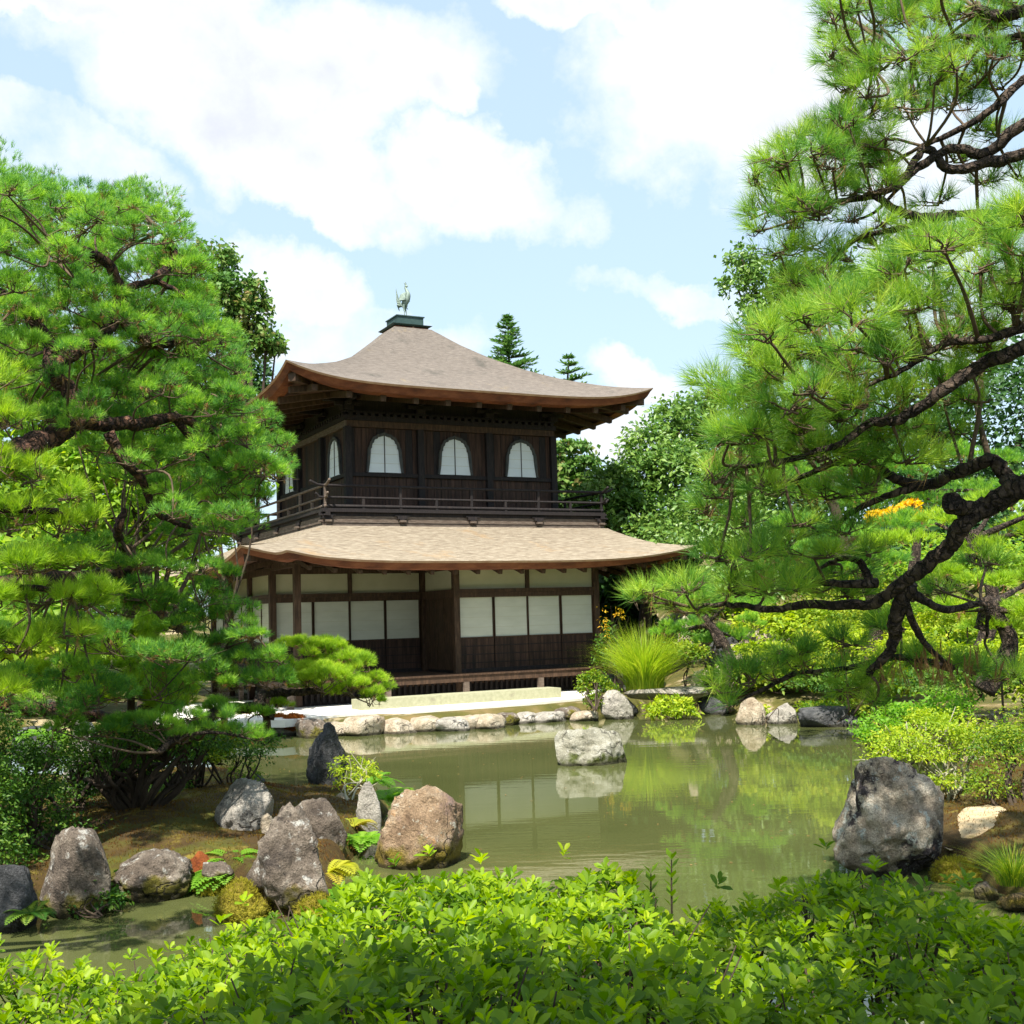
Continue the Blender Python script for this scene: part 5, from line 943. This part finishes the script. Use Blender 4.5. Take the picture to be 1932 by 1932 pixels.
dp = [(1350, 1290, 6.4, 44, 30), (1410, 1280, 6.4, 60, 36), (1470, 1270, 6.4, 60, 40), (1540, 1260, 6.4, 66, 40), (1600, 1290, 6.3, 60, 36), (1670, 1270, 6.2, 60, 34), (1740, 1250, 6.2, 70, 34), (1820, 1260, 6.2, 70, 30), (1900, 1270, 6.2, 60, 30), (1380, 1330, 6.4, 20, 30), (1650, 1320, 6.2, 36, 24), (1500, 1230, 6.4, 60, 24), (1700, 1180, 6.3, 70, 26), (1600, 1210, 6.3, 60, 24), (1860, 1060, 6.3, 60, 22), (1780, 1110, 6.2, 60, 22), (1600, 1120, 6.1, 60, 20)]
ln = [([(2120, 820, 5.2), (1932, 910, 5.4), (1895, 895, 5.5), (1872, 868, 5.5), (1810, 890, 5.6), (1750, 915, 5.7), (1690, 905, 5.7), (1655, 880, 5.7), (1610, 860, 5.8), (1560, 880, 5.8), (1500, 905, 5.9), (1430, 915, 5.9)], .048, .009),
      ([(1932, 912, 5.4), (1890, 940, 5.45), (1850, 960, 5.5), (1820, 985, 5.5), (1790, 1030, 5.6), (1740, 1072, 5.7), (1690, 1110, 5.8), (1640, 1140, 5.9), (1540, 1140, 6.0), (1450, 1150, 6.1), (1380, 1140, 6.2), (1300, 1145, 6.3)], .056, .010),
      ([(1715, 1100, 5.8), (1700, 1140, 5.85), (1688, 1175, 5.9), (1690, 1200, 5.95), (1672, 1235, 6.0), (1640, 1270, 6.1)], .045, .02), ([(1715, 1115, 5.8), (1780, 1150, 5.9), (1840, 1140, 6.0), (1860, 1145, 6.0), (1862, 1200, 6.1)], .024, .008), ([(1700, 1120, 5.8), (1730, 1190, 5.9), (1760, 1230, 6.0), (1800, 1262, 6.1)], .022, .010),
      ([(2120, 560, 4.9), (1932, 655, 5.0), (1850, 690, 5.1), (1790, 730, 5.1), (1700, 790, 5.2), (1640, 800, 5.3), (1580, 840, 5.3), (1480, 870, 5.4), (1380, 880, 5.5)], .045, .009), ([(2120, 600, 4.9), (1932, 620, 5.0), (1860, 640, 5.0), (1780, 650, 5.1), (1700, 700, 5.1), (1600, 740, 5.2)], .032, .008),
      ([(1850, 960, 5.5), (1800, 955, 5.45), (1797, 945, 5.4)], .038, .045), ([(1640, 1095, 5.9), (1622, 1060, 5.9), (1585, 1055, 5.95), (1540, 1075, 6.0)], .022, .008), ([(1750, 915, 5.7), (1690, 930, 5.7), (1620, 960, 5.8), (1560, 1000, 5.9), (1480, 1020, 6.0)], .022, .006), ([(1655, 1100, 5.9), (1560, 1100, 5.9), (1500, 1085, 6.0)], .025, .008), ([(1500, 1270, 6.4), (1440, 1300, 6.4), (1380, 1330, 6.4)], .014, .006), ([(1800, 1262, 6.1), (1700, 1240, 6.2), (1600, 1260, 6.3), (1500, 1270, 6.4)], .02, .01)]
NP = pine('long needled pine leaning over the pond from the right', pn + dp, ln, 'needle_r', 'bark_dark', .118, .0027, 1.3, 22, .95, trunk=([(3.6, 5.0, .5), (3.7, 5.05, 1.8), (3.3, 5.1, 2.7), (3.2, 5.0, 3.6), (3.3, 4.9, 4.6)], .19, .09), upb=.5, zmin=-.55)
dd = at(1760, 1250, 6.0); foliage('dead_needles', needles(dd - np.array(NP.location) + RNG.normal(size=(46, 3)) * (.16, .06, .05), rdir(46) * .4 + np.array((0, 0, -1)), 14, .11, .0026, .3), 'needle_dead', NP)

# --- trees behind
def btree(name, label, base_px, Y, blobs, mat, n, sub, L, W, r0=.2, bark='bark_stem', ground=.3, group=None, gap=.24, cat='tree', **kw):
    xg = at(base_px, 1200, Y)[0]; root = empty(name, (xg, Y, ground)); tag(root, label, cat, group); B = np.array((xg, Y, ground)); parts = []; bl = [px_blob(*b) for b in blobs]
    tot = sum(r[0] * r[1] + r[0] * r[2] for c, r in bl)
    for c, r in bl: parts.append(leaf_blob(c - B, r, max(40, int(n * (r[0] * r[1] + r[0] * r[2]) / tot)), sub, L, W, gap, **kw))
    foliage('crown', parts, mat, root); top = np.mean([c for c, r in bl], 0) - B; mb = MB(); m = top * .5 + np.array((.2, 0, 0)); cc = catmull([(0, 0, -.3), m * (.7, .7, .8), top], 6); mb.tube(cc, np.linspace(r0, r0 * .4, len(cc)), 8, .1); mb.build('trunk', MT[bark], root, True)
    lm = MB()
    for c, r in bl:
        e = c - B; s = cc[len(cc) // 2 if e[2] > cc[len(cc) // 2][2] else len(cc) // 3]; k = catmull([s, (s + e) / 2 + RNG.normal(size=3) * .2, e], 4); lm.tube(k, np.linspace(r0 * .4, r0 * .12, len(k)), 6)
    lm.build('limbs', MT[bark], root, True); return root
btree('maple_tree', 'yellow green maple seen through the left pine', 260, 20, [(200, 880, 20, 110, 60), (330, 870, 20.5, 90, 50), (420, 900, 21, 80, 44), (250, 960, 20, 110, 60), (160, 990, 20, 90, 60), (380, 980, 21, 80, 50), (300, 1040, 20.5, 80, 40), (130, 880, 19.5, 60, 60)], 'maple', 9000, 34, .13, .09, .14)
btree('golden_maple', 'small golden maple glowing behind the left pine', 420, 23, [(410, 890, 23, 44, 20), (445, 865, 23, 30, 16), (350, 905, 23.4, 30, 16)], 'maple_gold', 900, 14, .12, .09, .07)
btree('oak_tree', 'bronze tipped tree rising behind the left pine against the sky', 440, 36, [(400, 500, 36, 44, 50), (430, 560, 36, 56, 50), (470, 600, 36, 46, 44), (440, 640, 36, 60, 40), (500, 655, 36, 34, 16), (400, 600, 36, 50, 60), (470, 545, 36, 30, 26), (480, 570, 36.3, 26, 18), (505, 640, 36.2, 30, 12), (520, 658, 36.2, 18, 8)], 'oak', 6500, 20, .20, .13, .2, gap=.2)
btree('dark_evergreen', 'dark evergreen between the left pine and the upper roof', 500, 40, [(490, 715, 40, 30, 40), (470, 760, 40, 50, 50), (440, 720, 40, 50, 60), (420, 820, 40, 80, 60), (330, 760, 40, 110, 90)], 'evergreen_dark', 5000, 30, .26, .15, .25)
def conifer(label, px, py_top, Y, hgt, wid, levels, lean=0.0, gz=.4):
    t = at(px, py_top, Y); root = empty('conifer_tree', (t[0], Y, gz)); tag(root, label, 'tree'); H = t[2] - gz; tr = MB(); tr.tube([(0, 0, -.3), (lean * .5, 0, H * .6), (lean, 0, H)], [.22, .12, .02], 8); tr.build('trunk', MT['bark_stem'], root, True)
    P = []; D = []; lm = MB()
    for i in range(levels):
        f = (i + .4) / levels; z = H - f * hgt; L0 = wid * (f ** .8) * RNG.uniform(.8, 1.15)
        for k in range(int(6 + 5 * f)):
            a = RNG.uniform(0, 6.28); L = L0 * RNG.uniform(.6, 1.15); m = max(4, int(L / .09)); q = np.linspace(.1, 1, m); x0 = lean * z / H
            B_ = np.stack([x0 + np.cos(a) * L * q, np.sin(a) * L * q, z + L * (.28 * q - .10 * q * q) + 0 * q], 1); lm.tube([B_[0] - (0, 0, 0), B_[-1]], [.02, .006], 3)
            for s_ in (-1, 0, 1):
                P.append(B_); D.append(np.tile((np.cos(a + s_ * .9), np.sin(a + s_ * .9), .35), (m, 1)) + RNG.normal(size=(m, 3)) * .2)
    P = np.vstack(P); D = np.vstack(D); n = len(P)
    foliage('crown', leaves(P, D, unit(rdir(n) * .5 + np.array((0, 0, 1))), .26 * RNG.uniform(.6, 1.2, n), .085, .2), 'conifer', root); o = lm.build('limbs', MT['bark_stem'], root); o['kind'] = 'stuff'
conifer('pointed conifer top showing above the right roof slope', 958, 598, 46, 5.0, 2.1, 34)
conifer('thin lopsided conifer top right of the pointed one', 1030, 672, 45, 3.0, 1.5, 10, .9)
btree('autumn_tree', 'green tree with rusty sprays beside the upper storey', 1075, 38, [(1075, 845, 38, 34, 14), (1085, 880, 38, 46, 20), (1070, 915, 38, 50, 24), (1110, 905, 38, 30, 20), (1060, 950, 38, 60, 30)], 'oak', 2600, 22, .26, .15, .15)
btree('camellia_tree', 'broad pale green evergreen right of the balcony', 1200, 34, [(1290, 800, 35, 60, 44), (1230, 850, 34.5, 60, 50), (1320, 770, 35.5, 44, 30), (1200, 900, 34, 60, 44), (1150, 940, 34, 70, 40), (1280, 900, 34, 80, 60), (1200, 970, 33.5, 90, 44), (1330, 860, 35, 60, 60), (1250, 1010, 33, 90, 40), (1120, 990, 34, 44, 30), (1160, 905, 34, 36, 26)], 'evergreen', 17000, 44, .20, .10, .25)
btree('camellia_tree', 'darker evergreen behind the right end of the lower roof', 1380, 31, [(1370, 940, 31, 80, 70), (1340, 1010, 30.5, 80, 50), (1440, 900, 31, 80, 80), (1420, 1020, 30, 80, 60), (1400, 1100, 29.5, 80, 50)], 'evergreen', 11000, 36, .18, .09, .22)
btree('ridge_tree', 'small leaved tree jutting left of the upper right pine', 1640, 30, [(1400, 490, 30, 34, 30), (1390, 540, 30, 30, 30), (1420, 570, 30, 30, 26), (1440, 520, 30, 44, 50), (1480, 600, 30, 70, 70), (1550, 560, 30, 90, 90)], 'evergreen', 5200, 26, .17, .09, .2)
for lab, bx, Y, bl in [('tall green tree filling the far left behind the pines', -60, 34, [(-60, 700, 34, 180, 160), (80, 800, 34, 150, 130), (-60, 950, 34, 180, 130), (150, 900, 34, 140, 120), (240, 790, 35, 120, 110)]),
                       ('dense evergreen behind the left end of the lower roof', 250, 42, [(250, 900, 42, 130, 70), (120, 1000, 40, 160, 80), (330, 980, 42, 110, 60), (200, 1060, 38, 60, 60), (370, 1020, 42, 60, 40)]),
                       ('broad dark tree far behind the pavilion on the right', 1500, 44, [(1500, 860, 44, 160, 90), (1650, 800, 44, 160, 100), (1420, 960, 44, 140, 90), (1600, 960, 44, 180, 100)]),
                       ('tall dark tree far behind the right pine', 1850, 42, [(1850, 800, 42, 180, 90), (1980, 700, 42, 160, 100), (1760, 900, 42, 160, 100), (1950, 900, 42, 180, 120), (2080, 800, 42, 160, 140)]),
                       ('bushy evergreen low behind the left pines', -40, 27, [(-60, 1080, 27, 140, 80), (80, 1100, 27, 120, 70), (200, 1110, 27.5, 100, 70), (300, 1150, 28, 70, 50), (-20, 1200, 26, 160, 60), (150, 1210, 26, 120, 50)]),
                       ('low dark thicket behind the right slope pines', 1700, 34, [(1560, 1040, 34, 120, 60), (1740, 1020, 34, 140, 70), (1920, 1040, 34, 140, 80), (2080, 1040, 34, 140, 90)]),
                       ('shaded evergreen just right of the lower storey', 1180, 38, [(1160, 1120, 38, 60, 90), (1230, 1080, 37, 80, 90), (1120, 1060, 40, 60, 60), (1180, 1200, 37, 60, 60)])]:
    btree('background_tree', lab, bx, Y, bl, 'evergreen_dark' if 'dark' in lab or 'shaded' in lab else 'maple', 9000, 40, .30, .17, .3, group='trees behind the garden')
# --- sunlit cloud pruned pines and bushes on the right slope
def rpine(label, bx, Y, poly, sp, rx, ry, extra=(), mat='needle_far', z=1.2):
    pads = pads_in(poly, sp, lambda x, y: Y, rx, ry, 1, .8) + list(extra); cxm = np.mean([p[0] for p in poly]); cym = np.mean([p[1] for p in poly]); t = at(cxm, cym, Y); b = at(bx, 1200, Y); b[2] = z
    pine(label, pads, [([(bx, cym + 60, Y), (cxm, cym, Y)], .08, .04)] + [([(cxm, cym + 20, Y), (p[0], p[1], p[2])], .05, .02) for p in pads[:5]], mat, 'bark_dark', .11, .0085, .75, 14, .9, trunk=([tuple(b), tuple((b + t) / 2 + (.3, 0, 0)), tuple(t)], .13, .07), twigs=False, name='garden_pine', group='pines on the right slope')
rpine('yellow green pine on the slope at the right edge, topmost', 1830, 17, [(1700, 960), (1800, 930), (2000, 940), (2000, 1080), (1800, 1060), (1700, 1030)], 80, 70, 30)
rpine('bright yellow pine in full sun below the right bough', 1850, 14, [(1740, 1090), (1860, 1060), (2000, 1090), (2000, 1180), (1830, 1190), (1720, 1160)], 74, 70, 26, mat='needle_far')
rpine('green pine on the slope behind the forked limb', 1640, 19, [(1500, 990), (1700, 960), (1760, 1010), (1640, 1080), (1500, 1090), (1420, 1050)], 70, 64, 28, mat='needle_l')
rpine('soft green pine high on the slope under the hooked limb', 1700, 25, [(1480, 880), (1700, 850), (1900, 860), (1960, 940), (1700, 950), (1500, 950)], 76, 70, 32, mat='needle_l', z=2)
rpine('dark green pine right of the tall grass clump', 1360, 25, [(1230, 1120), (1330, 1110), (1420, 1130), (1420, 1200), (1320, 1230), (1250, 1180)], 44, 40, 22, mat='needle_l', z=.6)
shrub('golden_shrub', 'orange and gold shrub glimpsed through the right pine', at(1690, 1010, 23), [px_blob(1690, 975, 23, 44, 10), px_blob(1720, 955, 23, 22, 8)], 'maple_gold', 700, 16, .12, .07)
for lab, px, py, Y, rx, ry, m, n in [('low dome of yellow azalea on the slope behind the bridge', 1440, 1232, 26.5, 52, 18, 'azalea_yel', 2200), ('green azalea dome right of the low yellow one', 1510, 1240, 25.5, 50, 20, 'azalea', 1800), ('loose green bush between the cream rocks and the tall grass', 1290, 1235, 27, 38, 24, 'azalea', 1300), ('small dark bush behind the loose green one', 1330, 1200, 28, 40, 22, 'azalea_dark', 1200),
                                 ('yellow azalea dome under the forked limb', 1600, 1215, 22, 66, 24, 'azalea_yel', 2200), ('spreading yellow azalea below the right bough', 1720, 1235, 18, 90, 26, 'azalea_yel', 3200), ('green azalea mass behind the far shore rocks', 1560, 1290, 24, 70, 20, 'azalea_dark', 1800), ('golden azalea at the right edge above the grey stone', 1900, 1240, 15, 80, 30, 'azalea_yel', 2800), ('dark azalea behind the big yellow azalea', 1800, 1290, 16, 110, 26, 'azalea_dark', 2600),
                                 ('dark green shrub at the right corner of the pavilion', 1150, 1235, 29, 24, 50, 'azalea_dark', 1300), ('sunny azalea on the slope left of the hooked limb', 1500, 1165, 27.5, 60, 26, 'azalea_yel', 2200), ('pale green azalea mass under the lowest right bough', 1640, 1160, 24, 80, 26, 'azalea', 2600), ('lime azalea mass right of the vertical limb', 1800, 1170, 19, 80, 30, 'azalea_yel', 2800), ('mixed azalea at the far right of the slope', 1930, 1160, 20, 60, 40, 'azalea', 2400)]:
    c, r = px_blob(px, py, Y, rx, ry); gz = float(h_far(np.array([c[0]]), np.array([Y]))[0]); shrub('azalea_dome', lab, (c[0], c[1], min(gz, c[2] - r[2] * .6)), [(c, r)], m, n, 40, .075 * Y / 25 + .02, .04 * Y / 25 + .01, r0=.02, group='azaleas on the right slope', gap=.2, zmin=-.2, up=.8)
# --- dark leaved shrubs on the island
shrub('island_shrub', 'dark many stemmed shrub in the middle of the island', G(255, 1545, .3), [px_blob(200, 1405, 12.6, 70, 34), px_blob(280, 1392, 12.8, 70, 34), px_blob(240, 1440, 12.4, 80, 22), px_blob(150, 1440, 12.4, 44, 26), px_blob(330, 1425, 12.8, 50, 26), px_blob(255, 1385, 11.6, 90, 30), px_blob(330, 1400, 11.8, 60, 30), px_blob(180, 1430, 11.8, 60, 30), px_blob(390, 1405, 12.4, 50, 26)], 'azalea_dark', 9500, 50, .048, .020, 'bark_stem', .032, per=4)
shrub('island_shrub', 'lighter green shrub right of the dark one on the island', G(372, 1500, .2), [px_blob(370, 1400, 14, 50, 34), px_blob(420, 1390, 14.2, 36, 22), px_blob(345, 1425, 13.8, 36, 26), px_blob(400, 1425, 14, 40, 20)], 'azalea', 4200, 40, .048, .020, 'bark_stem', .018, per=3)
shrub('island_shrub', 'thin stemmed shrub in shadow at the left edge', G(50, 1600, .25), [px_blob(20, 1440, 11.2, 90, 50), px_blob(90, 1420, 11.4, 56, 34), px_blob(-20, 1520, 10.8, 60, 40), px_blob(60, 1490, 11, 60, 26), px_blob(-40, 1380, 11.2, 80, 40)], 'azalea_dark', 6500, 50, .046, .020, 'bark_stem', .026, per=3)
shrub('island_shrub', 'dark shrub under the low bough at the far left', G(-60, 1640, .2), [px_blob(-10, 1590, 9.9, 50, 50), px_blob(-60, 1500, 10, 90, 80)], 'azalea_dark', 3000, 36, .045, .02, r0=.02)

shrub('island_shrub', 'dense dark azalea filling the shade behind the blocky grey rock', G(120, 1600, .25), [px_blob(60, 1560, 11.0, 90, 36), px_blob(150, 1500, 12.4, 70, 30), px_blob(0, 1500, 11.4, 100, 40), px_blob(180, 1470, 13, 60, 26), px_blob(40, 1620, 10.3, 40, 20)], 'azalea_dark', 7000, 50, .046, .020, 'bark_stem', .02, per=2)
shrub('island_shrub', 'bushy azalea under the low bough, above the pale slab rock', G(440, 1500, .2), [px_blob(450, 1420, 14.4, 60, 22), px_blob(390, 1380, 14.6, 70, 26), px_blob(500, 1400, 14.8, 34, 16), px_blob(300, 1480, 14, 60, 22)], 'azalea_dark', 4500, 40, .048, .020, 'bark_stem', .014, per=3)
for lab, m, n, bl in [('bright green thicket up the slope behind the cream boulders', 'azalea', 6000, [(1420, 1110, 31, 90, 44), (1520, 1090, 32, 90, 44), (1600, 1120, 30, 90, 40), (1350, 1150, 30, 60, 34)]), ('yellow green thicket across the middle of the right slope', 'maple', 6000, [(1700, 1080, 30, 110, 44), (1820, 1060, 30, 110, 44), (1940, 1080, 29, 110, 50), (1640, 1160, 28, 90, 30)]),
                      ('leafy green thicket behind the far shore rocks on the right', 'azalea', 6000, [(1400, 1275, 26, 60, 22), (1480, 1285, 25.6, 70, 24), (1570, 1260, 25, 80, 30), (1660, 1270, 24, 80, 34), (1740, 1290, 22, 70, 34)]), ('lime thicket left of the vertical pine limb', 'azalea_yel', 5000, [(1540, 1190, 27, 90, 30), (1640, 1195, 26, 90, 28), (1440, 1180, 28, 60, 22), (1760, 1200, 24, 90, 28)]),
                      ('mid green thicket at the right edge behind the azaleas', 'azalea', 5000, [(1850, 1230, 20, 100, 44), (1940, 1290, 18, 80, 40), (1760, 1260, 20, 60, 34), (1980, 1180, 20, 90, 50)])]:
    B_ = [px_blob(*b) for b in bl]; c = B_[0][0]; shrub('garden_thicket', lab, (c[0], c[1], max(.3, c[2] - B_[0][1][2] * 1.3)), B_, m, n, 46, .14, .08, r0=.03, group='thickets on the right slope', gap=.25, zmin=-.3, up=.7, per=1)

# ------------------------------------------------------------------ clipped azalea hedge in the foreground
EDGE = [(-900, 1760), (-200, 1745), (0, 1745), (60, 1775), (150, 1818), (250, 1822), (330, 1815), (400, 1780), (440, 1750), (520, 1740), (600, 1725), (660, 1680), (700, 1660), (850, 1650), (950, 1645), (1000, 1670), (1080, 1655), (1160, 1655), (1190, 1715), (1230, 1735), (1300, 1690), (1400, 1680), (1500, 1650), (1580, 1640), (1640, 1665), (1720, 1725), (1820, 1765), (1932, 1800), (2400, 1830), (3000, 1850)]
ex = np.array([e[0] for e in EDGE]); ey = np.array([e[1] for e in EDGE])
def hedge_top(x, y):
    """height of the clipped surface; its far rim follows the uneven line seen against the pond"""
    px = 966 + x / 3.0 * F_PX; py = np.interp(px, ex, ey) + 8; zr = np.array([at(a, b, 3.0)[2] for a, b in zip(px.ravel(), py.ravel())]).reshape(px.shape)
    return zr + (3.0 - y) * .10 + .035 * vnoise(x, y, 2.3, 11) + .025 * vnoise(x, y, 6, 12)
hx = np.linspace(-3.2, 3.2, 60); 
def hedge_bush(label, x0, x1, n):
    root = empty('azalea_hedge', ((x0 + x1) / 2, 2.2, .95)); tag(root, label, 'hedge'); B = np.array(root.location); P = []; Dv = []; T = []
    X = RNG.uniform(x0, x1, n) + RNG.normal(size=n) * .05; Y = RNG.uniform(1.15, 3.16, n); dep = np.where(RNG.uniform(size=n) < .5, RNG.uniform(-.02, .05, n), RNG.uniform(.05, .40, n)) ; Z = hedge_top(X, Y) - dep
    back = Y > 2.95; Z = np.where(back, Z - RNG.uniform(0, .35, n) * (Y - 2.95) / .2, Z)
    tall = RNG.uniform(size=n) < .03; Z = np.where(tall & (dep < .05), Z + RNG.uniform(.02, .08, n), Z)
    C = np.stack([X, Y, Z], 1) - B; A = unit(rdir(n) * .45 + np.array((0, -.1, 1))); m = 7; ph = RNG.uniform(0, 6.28, n); tint = RNG.uniform(0, .6, n)
    R0 = unit(np.cross(A, np.array((1.0, .2, 0)))); R1 = np.cross(A, R0); PP = []; DD = []; NN = []; TT = []; LL = []
    for k in range(m):
        a = ph + k * 2.4; out = R0 * np.cos(a)[:, None] + R1 * np.sin(a)[:, None]; el = .35 + .12 * k
        d = unit(out + A * (el + RNG.uniform(-.2, .3, n))[:, None]); PP.append(C - A * (.018 * (m - k) / m)); DD.append(d); NN.append(unit(A - out * .4)); TT.append(np.clip(tint + RNG.uniform(0, .4, n), 0, 1)); LL.append((.036 - .002 * k) * RNG.uniform(.55, 1.2, n))
    P = np.vstack(PP); D = np.vstack(DD); N_ = np.vstack(NN); L = np.concatenate(LL)[:, None]; t = np.concatenate(TT); nn = len(P)
    D = unit(D); S = unit(np.cross(D, N_)); U = np.cross(S, D); W = L * .50
    V = np.stack([P, P + D * L * .45 + S * W * .42 + U * W * .10, P + D * L * .78 + S * W * .44 + U * W * .06, P + D * L - U * W * .12, P + D * L * .78 - S * W * .44 + U * W * .06, P + D * L * .45 - S * W * .42 + U * W * .10], 1).reshape(-1, 3)
    b = np.arange(nn)[:, None] * 6; F = np.concatenate([b + [0, 1, 3], b + [1, 2, 3], b + [0, 3, 5], b + [3, 4, 5]], 1).reshape(-1, 3)
    foliage('leaves', (V, F, np.repeat(t, 6)), 'hedge', root)
    mb = MB()
    for i in range(170):
        x, y = RNG.uniform(x0, x1), RNG.uniform(1.2, 3.05); z = float(hedge_top(np.array([x]), np.array([y]))[0]); p0 = np.array((x + RNG.uniform(-.15, .15), y + RNG.uniform(-.15, .15), .93)) - B; p1 = np.array((x, y, z - .02)) - B
        c = catmull([p0, (p0 + p1) / 2 + RNG.normal(size=3) * .04, p1], 4); mb.tube(c, np.linspace(.007, .002, len(c)), 4)
        for _ in range(3): e = p1 + RNG.normal(size=3) * (.07, .07, .015); mb.tube([c[4], (c[4] + e) / 2, e], [.0035, .003, .0015], 3)
    o = mb.build('stems', MT['bark_stem'], root, True); o['kind'] = 'stuff'
hedge_bush('left part of the clipped hedge in the foreground, below the dark inlet', -2.4, -.80, 5200)
hedge_bush('sunlit middle part of the clipped foreground hedge', -.80, .42, 5600)
hedge_bush('shaded right part of the clipped foreground hedge', .42, 2.3, 6400)
def sprig(label, px, py0, py1, Y, n=5, L=.034):
    a, b = at(px, py1, Y), at(px, py0, Y); root = empty('hedge_shoot', a); tag(root, label, 'shoot', 'shoots rising above the hedge'); h = b - a; MB().tube([(0, 0, -.05), h * .5, h], [.003, .0025, .0015], 5).build('stem', MT['bark_stem'], root)
    me = None
    for k in range(n):
        for s in (0, 1):
            f = .25 + .75 * k / (n - 1); ang = k * 1.6 + s * 3.14 + .3; d = np.array((math.cos(ang), math.sin(ang), 1.1)); 
            if me is None:
                V, F, t = leaves(np.zeros((1, 3)), np.array([[0, 1.0, 0]]), np.array([[0, 0, 1.0]]), L, L * .5, .12, np.array([.4])); me = raw_mesh('leaf', V, F, False, t); me.materials.append(MT['hedge'])
            o = link('leaf', me, None, root); o.location = tuple(h * f); o.rotation_euler = Vector(d).to_track_quat('Y', 'Z').to_euler()
sprig('tallest shoot standing above the hedge before the sky reflection', 1267, 1622, 1740, 2.95, 6); sprig('second shoot just left of the tallest one', 1228, 1648, 1740, 2.95, 5)
# the big tree behind the viewer whose crown shades the hedge
sh = empty('shade_tree', (1.6, -3.2, .95)); tag(sh, 'broad leaved tree standing behind the hedge, shading its right half', 'tree'); B = np.array(sh.location)
foliage('crown', [leaf_blob(np.array(c) - B, r, n, s, .12, .085, .20, zmin=-1) for c, r, n, s in [((.95, -.30, 6.2), (1.25, 1.0, .4), 6000, 60), ((2.7, -.9, 6.4), (1.0, 1.3, .5), 3000, 30), ((-1.35, -1.38, 6.2), (1.7, .62, .35), 4600, 50), ((.3, -1.6, 6.3), (1.2, .75, .35), 3600, 36), ((1.6, -3, 6.8), (2.2, 1.4, .9), 2600, 30)]], 'evergreen_dark', sh)
MB().tube(catmull([(0, 0, -.1), (.1, 0, 2.4), (-.1, .1, 4.6), (0, .3, 6)], 5), np.linspace(.22, .09, 16), 10, .08).build('trunk', MT['bark_stem'], sh, True)
print('foliage triangles', TRI[0])
